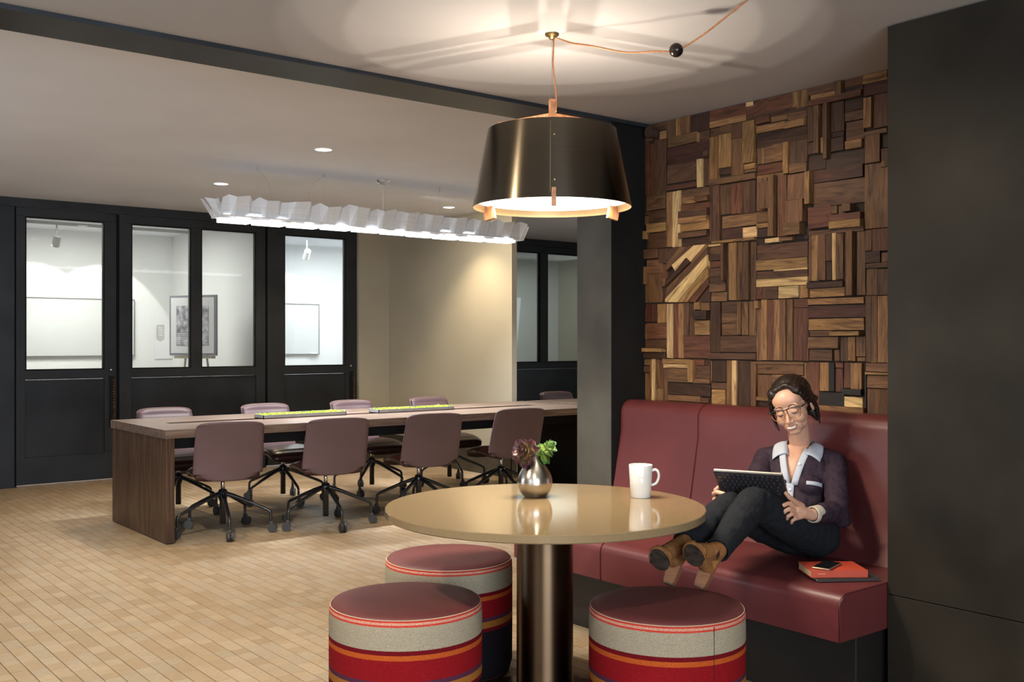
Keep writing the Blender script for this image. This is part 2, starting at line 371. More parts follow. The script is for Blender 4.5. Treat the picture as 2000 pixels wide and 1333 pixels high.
# ------------------------------------------------------------------ glazed steel front
F0, F1 = YG-.03, YG+.03
hd = sbox('trim_3', (-2.6, 10.9, F0-.012, F1, 2.525, ZF), M['steel_frame'], 'black steel header above the glazed front', bev=.002)
sbox('wall_steel_panel', (-2.6, 2.205, F0+.006, F1, 0, 2.525), M['steel_black'], 'black steel panel at the left edge beside the first door')
def leaf(kind, name, x0, x1, panes, label, handle=None, zt=2.52, kick=True, midrail=True):
    r = sempty(name, label, (x0, YG, 0)); ox = x0
    f0, f1 = -.03, .03
    bmx = lambda a, b, c, d, e0=f0, e1=f1: (a-ox, b-ox, e0, e1, c, d)
    z0 = .018 if kick else 0.0
    pbox('top_rail', bmx(x0, x1, 2.445, zt), M['steel_frame'], r, .002)
    pbox('stile', bmx(x0, panes[0][0]-.012, z0, 2.445), M['steel_frame'], r, .002)
    pbox('stile', bmx(panes[-1][1]+.012, x1, z0, 2.445), M['steel_frame'], r, .002)
    for a, b in zip(panes, panes[1:]): pbox('mullion', bmx(a[1]+.012, b[0]-.012, 1.048, 2.445), M['steel_frame'], r, .002)
    pbox('middle_rail', bmx(panes[0][0]-.012, panes[-1][1]+.012, .965, 1.048), M['steel_frame'], r, .002)
    pbox('lower_panel', bmx(panes[0][0]-.010, panes[-1][1]+.010, .26, .962, -.018, .018), M['steel_black'], r, .002)
    pbox('kick_plate', bmx(x0+.002, x1-.002, z0, .258, -.036, .03), M['steel_black'], r, .002)
    for a, b in panes:
        g = pbox('glass_pane', bmx(a-.004, b+.004, 1.052, 2.441, -.004, .004), M['glass'], r)
        bm = bmesh.new()      # glazing bead
        for q in ((a-.012, a, 1.048, 2.445), (b, b+.012, 1.048, 2.445), (a, b, 1.048, 1.06), (a, b, 2.433, 2.445)):
            box(bm, *bmx(q[0], q[1], q[2], q[3], -.024, .024))
        finish('glazing_bead', bm, M['black'], r)
    if handle:
        hx = handle-ox
        h = thing_part('handle', r)
        bm = bmesh.new(); n = 60; pts = []
        for s in (0, 1):
            pts = [(hx+.008*math.cos(t*.9+s*PI), -.085+.008*math.sin(t*.9+s*PI), .52+t*.0075) for t in range(n)]
            path_tube(bm, pts, .006, 6)
        tube(bm, (hx, -.03, .60), (hx, -.085, .60), .007); tube(bm, (hx, -.03, .90), (hx, -.085, .90), .007)
        finish('twisted_grip', bm, M['handle_iron'], h, True)
        bm = bmesh.new(); box(bm, hx-.028, hx+.022, -.034, -.03, .50, .985, .001); finish('handle_plate', bm, M['black'], h)
        bm = bmesh.new(); tube(bm, (hx-.01, -.03, 1.045), (hx-.01, -.044, 1.045), .012, .010); finish('lock_cylinder', bm, M['chrome'], h, True)
    return r
def thing_part(name, parent):
    o = bpy.data.objects.new(name, None); C.objects.link(o); o.parent = parent; return o
M['handle_iron'] = plain('twisted_iron', (.09, .05, .03), .35, .7, var=.3, scale=40)
leaf('door', 'door_1', 2.219, 3.095, [(2.306, 2.977)], 'black steel sliding door with one glass pane at the left', handle=3.055)
sbox('trim_4', (2.216, 3.10, F0-.04, F0-.012, 0, .010), M['chrome'], 'pale metal threshold strip below the left sliding door')
leaf('window', 'window_1', 3.125, 4.612, [(3.249, 3.812), (3.938, 4.501)], 'black steel fixed glazing with two panes between the doors', kick=False)
leaf('door', 'door_2', 4.64, 5.70, [(4.841, 5.55)], 'black steel door with one bright glass pane beside the taupe wall', handle=5.63)
leaf('window', 'window_2', 6.17, 7.52, [(6.30, 6.80), (6.93, 7.40)], 'black steel glazing hidden behind the taupe partition', kick=False)
leaf('window', 'window_3', 7.54, 9.86, [(7.70, 8.339), (8.484, 9.12), (9.25, 9.74)], 'black steel glazing right of the taupe partition', kick=False)
for q in (2.19, 3.09, 4.607): sbox('trim_6', (q, q+.04, YG+.012, F1+.01, 0, 2.525), M['black'], 'black strip added behind the leaf gaps to block office light')  # added backing strips, stop office light leaking between the leaves
sbox('wall_far_panel', (9.88, 10.9, F0, F1, 0, 2.525), M['steel_black'], 'black steel panel at the far right of the glazed front')
# offices behind the glass
sbox('wall_office_back', (-2.6, 11.0, YB, YB+.1, 0, 2.7), M['office_white'], 'pale back wall of the offices behind the glass')
sbox('wall_office_divider', (4.575, 4.635, YG+.04, YB, 0, ZF), M['office_white'], 'white dividing wall between the two offices')
sbox('wall_office_side', (7.42, 7.5, YG+.04, YB, 0, ZF), M['office_white'], 'office wall behind the taupe partition')
sbox('wall_office_left', (.9, .98, YG+.04, YB, 0, ZF), M['office_white'], 'left wall of the first office')
sbox('baseboard_office', (.98, 4.575, YB-.02, YB, 0, .1), M['grey_block'], 'grey baseboard in the first office')
sbox('trim_5', (.98, 4.575, 11.72, 11.76, 2.575, 2.606), M['grey_block'], 'ceiling track for the office spotlights')
def whiteboard(x0, x1, label):
    t = thing('whiteboard', label, 'whiteboard', ((x0+x1)/2, YB-.03, 1.148)); w = (x1-x0)/2
    pbox('board', (-w, w, 0, .02, 0, .66), M['whiteboard'], t, .002)
    bm = bmesh.new()
    for q in ((-w-.008, w+.008, -.006, .022, .66, .672), (-w-.008, w+.008, -.006, .022, -.010, 0), (-w-.008, -w, -.006, .022, 0, .66), (w, w+.008, -.006, .022, 0, .66)): box(bm, *q)
    finish('board_edge', bm, M['grey_edge'], t)
    bm = bmesh.new(); box(bm, w-.14, w-.04, -.035, 0, -.002, .012, .003); finish('pen_tray', bm, M['white_paint'], t)
whiteboard(2.45, 4.1, 'wide glass whiteboard seen through the left sliding door')
whiteboard(5.3, 6.575, 'glass whiteboard seen through the bright right door')
def track_spot(x, y, z, tx, ty, label, mat):
    t = thing('track_spotlight', label, 'spotlight', (x, y, z), 0, 'office track spotlights')
    bm = bmesh.new(); tube(bm, (0, 0, .03), (0, 0, 2.6-z), .008); finish('stem', bm, mat, t)
    d = Vector((tx-x, ty-y, 1.4-z)).normalized(); p = Vector((0, 0, 0))
    bm = bmesh.new(); tube(bm, p-d*.06, p+d*.07, .038, .042, 20); finish('lamp_head', bm, mat, t, False)
    bm = bmesh.new(); tube(bm, p+d*.0705, p+d*.073, .034, .034, 20); finish('lens', bm, M['led_office'], t)
M['grey_lamp'] = plain('grey_lamp_body', (.045, .048, .05), .4, .3)
track_spot(3.02, 11.74, 2.41, 3.0, 12.55, 'dark track spotlight seen through the left sliding door', M['grey_lamp'])
track_spot(5.80, 11.35, 2.38, 6.1, 12.55, 'light grey track spotlight seen through the bright right door', M['white_paint'])
def disc(name, label, x, y, z, r, mat, group):
    t = thing(name, label, 'light', (x, y, z), 0, group)
    bm = bmesh.new(); lathe(bm, [(r, -.001), (r, -.004), (r+.012, -.004), (r+.014, 0)], 32); finish('trim_ring', bm, M['white_paint'], t, True)
    bm = bmesh.new(); lathe(bm, [(0, -.002), (r, -.002)], 32); finish('lens', bm, mat, t)
for x, y, l in ((3.287, 6.191, 'recessed ceiling downlight nearest the camera, before the paper lamp'), (3.342, 8.054, 'recessed ceiling downlight above the left end of the paper lamp'), (5.646, 8.101, 'recessed ceiling downlight behind the right end of the paper lamp')):
    disc('downlight', l, x, y, ZF, .055, M['led'], 'meeting area downlights')
for x, y, l in ((3.52, 11.10, 'round office ceiling light seen through the left sliding door'), (5.35, 11.0, 'round office ceiling light at the upper left of the right door pane'), (5.75, 10.9, 'bright office ceiling light above the spotlight in the right door pane'),
                (8.55, 10.9, 'small office ceiling light in the pane right of the partition'), (9.3, 10.4, 'bright office ceiling light beside the steel column')):
    disc('office_downlight', l, x, y, ZF, .055, M['led_office'], 'office ceiling lights')

# framed print on an easel and a pinned poster in the first office
M['print_paper'] = plain('print_paper', (.82, .82, .86), .5, var=.02)
def printmat():
    m, nt, b = newmat('grey_print'); setc(b, (.3, .3, .35), .6)
    v = coords(nt, (16, 16, 16)); n = N(nt, 'ShaderNodeTexNoise', Scale=1.0, Detail=8.0); nt.links.new(v, n.inputs['Vector'])
    nt.links.new(ramp(nt, n.outputs[0], [(.35, (.10, .10, .14)), (.5, (.34, .34, .42)), (.65, (.7, .7, .78))]), b.inputs['Base Color']); return m
M['print'] = printmat()
M['violet_frame'] = plain('violet_grey_frame', (.16, .15, .22), .4)
# frame plane: x = 4.09..4.17, y = 10.79 (left) .. 9.96+ (right)
fx = thing('framed_print', 'framed grey print on an easel behind the middle glass panes', 'picture', (4.06, 10.52, 0)); fx.rotation_euler = (0, 0, R(-62))
pbox('picture_frame', (-.31, .31, -.012, .015, 1.165, 1.80), M['violet_frame'], fx, .003)
pbox('mat_board', (-.285, .285, -.016, -.010, 1.19, 1.775), M['print_paper'], fx)
pbox('print', (-.21, .215, -.019, -.015, 1.27, 1.69), M['print'], fx)
bm = bmesh.new()
for k in range(6): box(bm, -.20, .19-.02*(k % 3), -.0215, -.0185, 1.285+k*.021, 1.291+k*.021)
finish('print_lines', bm, M['print_paper'], fx)
es = thing('easel', 'thin wooden easel holding the framed print', 'easel', (4.08, 10.54, 0)); es.rotation_euler = (0, 0, R(-62))
for a, b in (((-.3, .03, 0), (-.03, .03, 1.95)), ((.3, .03, 0), (.03, .03, 1.95)), ((0, .42, 0), (0, .05, 1.9))):
    bm = bmesh.new(); tube(bm, a, b, .011, .011, 8); finish('leg', bm, M['easel_wood'] if 'easel_wood' in M else M.setdefault('easel_wood', wood('easel_wood', (.3, .24, .14), (.42, .34, .2), (.5, .42, .26), (20, 20, 3))), es)
pbox('ledge', (-.25, .25, -.03, .035, 1.135, 1.162), M['easel_wood'], es, .003)
ps = thing('poster', 'pale paper poster with a grey shield emblem on the office wall', 'poster', (4.52, YB-.012, 0))
pbox('sheet', (-.165, .05, 0, .004, 1.10, 1.63), M['print_paper'], ps)
M['pale_grey_ink'] = plain('pale_grey_ink', (.52, .52, .5), .6)
bm = bmesh.new(); prism(bm, [(-.145, 1.34), (-.095, 1.31), (-.045, 1.34), (-.045, 1.52), (-.145, 1.52)], 0, .002)
for v in bm.verts: v.co = Vector((v.co.x, -v.co.z, v.co.y))
finish('shield_emblem', bm, M['pale_grey_ink'], ps)
bm = bmesh.new()
for k in range(4): box(bm, -.12, -.07, -.0045, -.0025, 1.385+k*.03, 1.397+k*.03)
finish('emblem_lines', bm, M['print_paper'], ps)
WB="""3740 3774 2346 2436 15 1
3600 3743 2396 2436 10 1
3707 3743 2353 2436 5 2
3602 3648 2348 2389 10 3
3732 3774 2070 2346 10 1
3686 3732 2065 2335 20 5
3600 3686 2065 2349 12 1
3729 3768 1967 2069 10 1
3602 3729 1989 2068 25 2
3594 3729 1914 1985 8 1
3728 3762 1917 1965 15 2
3597 3729 1874 1920 30 3
3594 3729 1789 1870 12 1
3732 3771 1842 1886 40 3
3746 3785 1827 1845 50 2
3746 3780 1795 1825 35 1
3754 3782 1757 1791 35 1
3754 3786 1739 1757 50 2
3653 3754 1739 1788 30 1
3593 3653 1710 1787 15 1
3732 3760 1608 1701 30 2
3626 3735 1662 1733 15 2
3626 3735 1512 1662 15 2
3592 3626 1635 1707 8 5
3594 3626 1592 1635 30 2
3594 3626 1512 1590 5 0
3735 3760 1512 1608 10 1
3743 3760 1406 1506 10 2
3664 3743 1413 1504 20 6
3593 3664 1406 1504 10 3
3732 3760 1322 1404 10 2
3593 3732 1324 1405 18 5
3597 3760 1277 1323 10 1
3613 3782 1258 1277 50 3
3595 3779 1223 1256 35 0
3751 3774 1188 1217 30 0
3714 3751 1187 1220 20 2
3716 3762 1152 1185 25 1
3716 3762 1001 1150 10 2
3699 3714 1003 1221 10 2
3676 3700 1004 1223 15 4
3642 3676 1068 1224 10 2
3613 3642 1069 1222 8 1
3616 3658 1006 1071 25 2
3593 3613 1007 1180 10 2
3532 3600 2348 2436 10 1
3493 3532 2348 2436 15 3
3439 3490 2348 2436 25 2
3357 3437 2345 2436 8 0
3313 3357 2346 2436 12 0
3394 3594 2298 2350 10 2
3377 3394 2294 2343 15 3
3316 3377 2291 2344 12 1
3318 3594 2206 2293 16 6
3313 3345 2214 2244 40 1
3390 3594 2110 2210 12 1
3387 3592 2077 2102 25 5
3352 3387 2070 2210 28 4
3313 3352 2072 2207 12 1
3552 3594 1791 2071 18 3
3501 3552 1787 2070 20 4
3318 3501 2026 2069 8 2
3399 3501 1998 2030 10 3
3316 3397 1999 2029 40 1
3311 3501 1964 1995 10 5
3326 3508 1926 1964 30 1
3323 3508 1899 1929 35 3
3316 3501 1860 1900 15 3
3326 3506 1827 1857 35 1
3304 3501 1786 1826 8 0
3552 3593 1226 1505 15 4
3516 3552 1227 1505 10 5
3480 3516 1227 1504 13 3
3445 3480 1337 1505 15 1
3407 3445 1337 1504 8 1
3367 3404 1467 1505 30 3
3312 3366 1464 1503 20 2
3323 3402 1419 1464 40 0
3312 3407 1380 1415 18 3
3312 3407 1344 1380 18 3
3312 3480 1228 1342 10 5
3435 3613 1197 1224 35 3
3437 3610 1179 1197 30 4
3440 3593 1107 1179 10 2
3407 3440 1109 1221 40 3
3343 3407 1192 1224 20 5
3309 3360 1192 1222 10 0
3312 3404 1130 1192 12 1
3312 3422 1105 1129 20 2
3307 3587 1043 1103 12 0
3370 3587 1013 1042 20 2
3323 3370 1010 1034 10 5
3091 3312 2379 2436 15 5
3091 3312 2350 2379 18 3
3251 3311 2306 2345 10 1
3181 3251 2304 2349 12 2
3107 3181 2275 2349 15 1
3040 3107 2149 2347 25 3
3258 3309 2084 2306 25 3
3181 3256 2146 2309 15 3
3181 3256 2113 2146 5 0
3107 3181 2100 2278 8 2
3040 3103 2120 2147 15 3
3035 3103 2105 2119 10 2
3033 3313 2069 2098 30 2
3251 3311 1797 2073 15 1
3178 3249 1921 2065 8 1
3128 3178 1917 2065 12 5
3064 3125 1913 2063 22 1
3031 3064 1910 2065 22 0
3029 3234 1855 1913 15 2
3114 3242 1793 1854 10 0
3029 3114 1799 1848 11 4
3038 3297 1785 1798 25 3
3232 3317 1773 1784 25 4
3232 3317 1732 1773 10 1
3232 3318 1704 1732 20 0
3230 3313 1669 1702 10 5
3230 3313 1626 1669 12 1
3225 3313 1592 1626 12 0
3213 3311 1551 1592 20 1
3209 3306 1506 1549 8 2
3216 3232 1605 1784 35 1
3190 3213 1508 1784 3 0
3144 3190 1507 1783 22 3
3105 3144 1506 1782 15 1
3069 3105 1505 1779 30 1
3029 3062 1503 1778 15 1
3244 3306 1258 1503 15 0
3139 3239 1447 1501 10 1
3139 3239 1398 1447 10 2
3139 3239 1341 1398 10 2
3116 3139 1343 1501 25 2
3078 3116 1341 1500 15 2
3031 3073 1339 1500 15 2
3007 3033 1463 1501 40 3
3029 3244 1261 1339 15 1
3029 3313 1226 1258 30 1
3297 3306 1118 1219 10 3
3209 3297 1116 1220 18 0
3209 3301 1081 1114 15 1
3213 3297 1001 1079 20 3
3167 3209 1004 1221 10 2
3142 3168 1002 1221 28 4
3055 3141 1005 1222 15 0
3024 3055 1008 1219 30 2
3049 3091 2414 2436 15 4
2967 3091 2343 2436 10 5
2832 2970 2358 2436 10 5
2807 2832 2360 2436 10 3
2750 2807 2357 2436 13 2
2750 3091 2340 2368 12 1
2952 3029 2321 2353 30 5
2859 2950 2317 2352 10 2
2756 2857 2311 2352 10 2
2867 3029 2278 2312 25 3
2762 2867 2274 2309 28 3
2754 3029 2237 2271 12 0
2754 3029 2209 2239 10 0
2985 3029 2135 2217 10 2
2878 2985 2135 2216 12 2
2849 2878 2072 2216 25 3
2750 2844 2110 2213 15 1
2750 2844 2068 2110 25 2
2878 3029 2085 2131 10 5
2878 3029 2064 2083 10 2
2968 3029 1917 2070 15 2
2937 2998 1921 2048 50 1
2916 2948 1791 2074 50 2
2899 2916 1789 2067 10 0
2849 2899 1786 2066 35 5
2750 2846 1945 2062 40 2
2724 2750 1918 2064 50 3
2762 2853 1846 1946 45 2
2774 2865 1788 1847 50 2
2929 3029 1862 1917 15 2
2929 3029 1837 1860 20 3
2924 3029 1794 1837 10 0
2897 2974 1764 1786 30 4
2824 2897 1767 1785 25 2
2750 2822 1768 1784 5 0
2750 3029 1687 1757 10 1
2750 3029 1640 1687 20 3
2750 2933 1632 1653 15 4
2750 3029 1601 1636 12 1
2750 3029 1563 1601 18 4
2976 3029 1507 1564 15 5
2910 2978 1505 1564 18 1
2793 2904 1507 1563 22 4
2746 2791 1505 1563 15 3
3000 3029 1223 1463 15 2
2968 3000 1225 1505 20 3
2928 2968 1224 1505 12 5
2895 2928 1224 1503 20 3
2862 2895 1224 1504 25 2
2826 2861 1224 1503 15 2
2744 2822 1463 1503 15 5
2744 2824 1224 1462 12 5
2770 3029 1207 1220 20 2
2770 3029 1162 1207 15 2
2942 3029 1050 1158 8 2
2770 2942 1041 1160 10 2
2770 3029 1038 1054 25 3
2770 3029 1008 1038 10 0
2742 2768 998 1218 10 2
2690 2744 1000 1221 10 5
2738 2750 2375 2436 10 2
2605 2750 2401 2436 10 2
2605 2732 2368 2400 20 3
2571 2605 2373 2436 30 2
2474 2563 2402 2436 10 5
2474 2563 2368 2436 8 0
2474 2750 2352 2378 32 5
2712 2750 2196 2359 15 1
2688 2712 2140 2353 25 2
2710 2750 2141 2194 10 1
2675 2686 2138 2350 3 0
2655 2675 2208 2350 10 1
2655 2679 2137 2208 20 3
2636 2655 2106 2350 45 1
2565 2630 2219 2350 12 0
2567 2632 2197 2219 10 0
2565 2630 2135 2197 15 0
2474 2561 2297 2343 10 0
2472 2561 2255 2297 12 1
2469 2556 2169 2251 10 1
2472 2554 2133 2169 30 3
2655 2746 2066 2130 10 0
2467 2655 2061 2127 10 0
2469 2720 2009 2065 20 6
2465 2718 1902 2008 10 1
2624 2746 1811 1906 20 5
2595 2624 1864 1901 20 2
2561 2592 1861 1898 15 2
2518 2561 1867 1902 50 2
2474 2628 1831 1860 40 5
2474 2630 1799 1831 40 3
2465 2742 1779 1800 20 1
2726 2746 1577 1783 10 2
2694 2726 1577 1782 18 3
2655 2692 1579 1781 20 2
2618 2655 1661 1781 15 1
2626 2653 1579 1660 12 0
2601 2620 1576 1783 22 4
2565 2601 1578 1780 20 2
2546 2563 1506 1781 10 0
2516 2546 1507 1783 35 2
2463 2503 1507 1782 10 2
2565 2748 1546 1573 30 0
2563 2740 1506 1545 10 3
2465 2746 1473 1501 20 3
2463 2744 1415 1469 12 6
2463 2744 1360 1411 18 3
2624 2742 1334 1359 10 1
2476 2624 1336 1355 50 3
2586 2742 1280 1332 30 2
2624 2740 1226 1277 15 1
2586 2615 1226 1276 10 1
2544 2584 1226 1332 10 1
2507 2544 1227 1332 16 3
2463 2507 1247 1333 10 2
2463 2502 1226 1245 10 2
2638 2686 1094 1220 15 3
2609 2638 1094 1220 20 7
2567 2607 1196 1221 15 5
2567 2607 1092 1195 15 5
2528 2565 1111 1222 12 5
2474 2526 1107 1221 25 3
2474 2567 1083 1109 35 7
2563 2690 1028 1092 12 7
2474 2563 1031 1076 13 4
2463 2692 1008 1031 30 3
2356 2472 2398 2436 20 3
2356 2472 2346 2398 10 6
2431 2469 2211 2340 20 3
2356 2423 2204 2345 10 1
2356 2467 2177 2195 25 2
2391 2463 2062 2180 20 2
2356 2384 2118 2169 5 0
2356 2388 2036 2115 15 1
2388 2467 1785 2059 10 2
2356 2388 1784 2036 12 2
2356 2388 2039 2064 15 2
2432 2463 1693 1782 10 2
2353 2429 1689 1784 15 5
2389 2459 1641 1691 20 0
2353 2388 1640 1681 10 2
2353 2459 1619 1640 20 1
2407 2459 1505 1618 10 2
2353 2407 1503 1615 10 1
2434 2461 1223 1504 12 1
2404 2432 1221 1503 18 2
2351 2400 1222 1501 25 3
2351 2461 1184 1221 15 2
2351 2461 1171 1183 25 3
2351 2456 1115 1169 10 2
2351 2454 1001 1113 10 1
2459 2472 1014 1221 5 7"""
WP=[(1.0, 1, [(3.592, 1.786), (3.495, 1.785), (3.547, 1.733), (3.592, 1.712)]), (1.6, 2, [(3.501, 1.784), (3.45, 1.785), (3.592, 1.671), (3.592, 1.708)]), (2.0, 1, [(3.45, 1.785), (3.402, 1.786), (3.542, 1.699), (3.592, 1.669)]), (2.6, 4, [(3.402, 1.786), (3.323, 1.786), (3.422, 1.706), (3.447, 1.726), (3.524, 1.664), (3.547, 1.696)]), (3.4, 0, [(3.447, 1.726), (3.42, 1.702), (3.592, 1.587), (3.592, 1.601)]), (2.0, 2, [(3.323, 1.785), (3.315, 1.772), (3.592, 1.556), (3.592, 1.587)]), (2.4, 1, [(3.315, 1.772), (3.315, 1.733), (3.592, 1.527), (3.592, 1.556)]), (2.8, 4, [(3.315, 1.733), (3.315, 1.677), (3.506, 1.508), (3.592, 1.511), (3.592, 1.527)]), (2.4, 3, [(3.315, 1.677), (3.315, 1.624), (3.445, 1.507), (3.506, 1.508)]), (1.8, 5, [(3.315, 1.624), (3.315, 1.587), (3.399, 1.506), (3.445, 1.507)]), (0.8, 0, [(3.313, 1.583), (3.309, 1.504), (3.394, 1.506)])]
# ------------------------------------------------------------------ reclaimed wood wall
TONE = [(.048, .022, .012), (.090, .045, .023), (.150, .080, .037), (.25, .142, .058), (.52, .37, .18), (.110, .044, .023), (.060, .021, .013), (.016, .013, .012)]
bm = bmesh.new(); box(bm, 3.868, 3.99, 2.03, 3.752, 0, ZC); ww = struct('wall_right', bm, plain('wall_backing', (.03, .018, .012), .8), 'feature wall of reclaimed wood offcuts of uneven depth above the bench')
def wb_mesh(pts, xf, xb, col, vert, ang=0.0):
    # pts: polygon in (y, z); front face chamfered
    n = len(pts); cy = sum(p[0] for p in pts)/n; cz = sum(p[1] for p in pts)/n
    off = (random.random()*50, random.random()*50, random.random()*50); e = .0012
    V = []; G = []
    def add(x, y, z):
        V.append((x, y, z))
        a, b = (z, y) if vert else (y, z)
        if ang: ca, sa = math.cos(ang), math.sin(ang); a, b = y*ca+z*sa, -y*sa+z*ca
        G.extend((a*5.5+off[0], b*52+off[1], x*52+off[2]))
    w1, w2 = (random.uniform(-.0025, .0025), random.uniform(-.0025, .0025))
    for y, z in pts: add(xb, y, z)
    for y, z in pts: add(xf+e+w1*(y-cy)/.1, y, z)
    for y, z in pts:
        k = 1-e/max(.004, math.hypot(y-cy, z-cz)); add(xf+w1*(y-cy)/.1, cy+(y-cy)*k, cz+(z-cz)*k)
    F = [tuple(range(2*n, 3*n))]
    for i in range(n):
        j = (i+1) % n
        F += [(i, j, n+j, n+i), (n+i, n+j, 2*n+j, 2*n+i)]
    return V, F, [*col, 1]*len(V), G
def jit(c, a=.18):
    k = random.uniform(1-a, 1+a); return (c[0]*k, c[1]*k*random.uniform(.94, 1.05), c[2]*k*random.uniform(.92, 1.06))
rowsW = []
for l in WB.strip().split('\n'):
    y0, y1, z0, z1, d, c = [int(q) for q in l.split()]
    rowsW.append([y0/1000, min(y1/1000, 3.749), z0/1000, z1/1000, d/1000, c])
# the strip hidden from this view behind the steel wall
for z0, z1, c, d in ((2.2, 2.436, 2, .012), (1.98, 2.198, 1, .02), (1.70, 1.978, 5, .012), (1.42, 1.698, 2, .02), (1.2, 1.418, 3, .014), (1.0, 1.198, 1, .02)):
    rowsW.append([2.032, 2.349, z0, z1, d, c])
big = sorted(range(len(rowsW)), key=lambda i: -(rowsW[i][1]-rowsW[i][0])*(rowsW[i][3]-rowsW[i][2]))[:297]
for i in sorted(big):
    y0, y1, z0, z1, d, c = rowsW[i]
    if y1-y0 < .004 or z1-z0 < .004: continue
    g = .0006; vert = (z1-z0) > (y1-y0)
    j = lambda: random.uniform(-.0012, .0012)
    pts = [(y0+g+j(), z0+g+j()), (y0+g+j(), z1-g+j()), (y1-g+j(), z1-g+j()), (y1-g+j(), z0+g+j())]
    pts = [(min(a, 3.749), min(b, 2.4365)) for a, b in pts]
    xf = 3.866-.004-d*.68
    V, F, CC, G = wb_mesh(pts, xf, 3.869, jit(TONE[c]), vert, random.uniform(-.25, .25)+(PI/2 if vert else 0) if random.random() < .25 else 0)
    o = bpy.data.objects.new('wood_block', mesh_from('wood_block', V, F, CC, M['blocks'], G)); C.objects.link(o); o.parent = ww
for d, c, p in WP:
    V, F, CC, G = wb_mesh(p[::-1], 3.862-d*.0095, 3.869, jit(TONE[c], .05), False, R(-44)+PI)
    o = bpy.data.objects.new('diagonal_slat', mesh_from('diagonal_slat', V, F, CC, M['blocks'], G)); C.objects.link(o); o.parent = ww
bm = bmesh.new(); tube(bm, (3.868, 3.688, 2.389), (3.815, 3.688, 2.389), .029, .028, 20)
o = finish('round_offcut', bm, plain('dark_round_wood', (.05, .028, .02), .6, var=.3, scale=40), ww)

# ------------------------------------------------------------------ upholstered bench
bench = thing('banquette_bench', 'oxblood leather banquette bench on a black plinth below the wood wall', 'bench', (0, 0, 0))
def extrude_y(prof, y0, y1, bev, seg=4):
    bm = bmesh.new(); a = [bm.verts.new((x, y0, z)) for x, z in prof]; b = [bm.verts.new((x, y1, z)) for x, z in prof]; n = len(prof)
    fa = bm.faces.new(a); fb = bm.faces.new(b[::-1])
    for i in range(n): bm.faces.new((a[i], b[i], b[(i+1) % n], a[(i+1) % n]))
    bmesh.ops.recalc_face_normals(bm, faces=bm.faces[:])
    if bev: bmesh.ops.bevel(bm, geom=list(set(list(fa.edges)+list(fb.edges))), offset=bev, segments=seg, affect='EDGES', clamp_overlap=True)
    return bm
def arc(cx, cz, r, a0, a1, n=6): return [(cx+r*math.cos(R(a0+(a1-a0)*i/n)), cz+r*math.sin(R(a0+(a1-a0)*i/n))) for i in range(n+1)]
seat_prof = [(3.70, .285), (3.70, .435)]+[(3.45, .448)]+arc(3.068, .407, .043, 90, 180, 6)+[(3.025, .34), (3.025, .288)]
seat_prof = [(3.035, .285)]+seat_prof[-1:]+seat_prof[-2:-1]+arc(3.068, .407, .043, 180, 90, 6)+[(3.30, .451), (3.50, .447), (3.70, .435), (3.70, .285)]
for y0, y1 in ((2.03, 3.2058), (3.2062, 3.806)):
    smooth_angle(finish('seat_cushion', extrude_y(seat_prof, y0, y1, .005), M['leather_red'], bench), 35)
back_prof = [(3.56, .44), (3.600, .50), (3.628, .62), (3.652, .75), (3.672, .86)]+arc(3.742, .945, .070, 170, 80, 8)+[(3.80, 1.013), (3.85, 1.008), (3.862, .99), (3.862, .44)]
for y0, y1 in ((2.03, 3.2248), (3.2252, 3.748)):
    smooth_angle(finish('backrest', extrude_y(back_prof, y0, y1, .006), M['leather_red'], bench), 35)
pbox('plinth', (3.172, 3.80, 2.062, 3.748, 0, .286), M['leather_black'], bench, .004)
pbox('plinth', (3.172, 3.60, 3.7485, 3.80, 0, .286), M['leather_black'], bench, .004)
bm = bmesh.new(); path_tube(bm, [(3.030, 2.031, .29), (3.027, 2.031, .40)]+[(x-.001, 2.031, z+.001) for x, z in arc(3.068, .407, .043, 180, 90, 6)]+[(3.30, 2.031, .452), (3.6, 2.031, .444)], .0028, 6)
finish('seam_piping', bm, M['leather_red'], bench, True)

# ------------------------------------------------------------------ round table
TC = (2.305, 2.725)
rt = thing('round_table', 'round tan stone-topped table on a thick bronze pedestal', 'table', (*TC, 0))
bm = bmesh.new(); lathe(bm, [(0, .712), (.550, .712), (.5535, .7155), (.5535, .7375), (.5515, .74), (0, .74)], 128); o = finish('table_top', bm, M['quartz'], rt, True); smooth_angle(o, 25)
bm = bmesh.new(); lathe(bm, [(.0985, .012), (.0985, .712)], 64); finish('pedestal', bm, M['pedestal'], rt, True)
bm = bmesh.new(); lathe(bm, [(0, .018), (.0985, .018), (.40, .014), (.43, .008), (.43, 0)], 64); o = finish('base_plate', bm, M['pedestal'], rt, True); smooth_angle(o, 30)
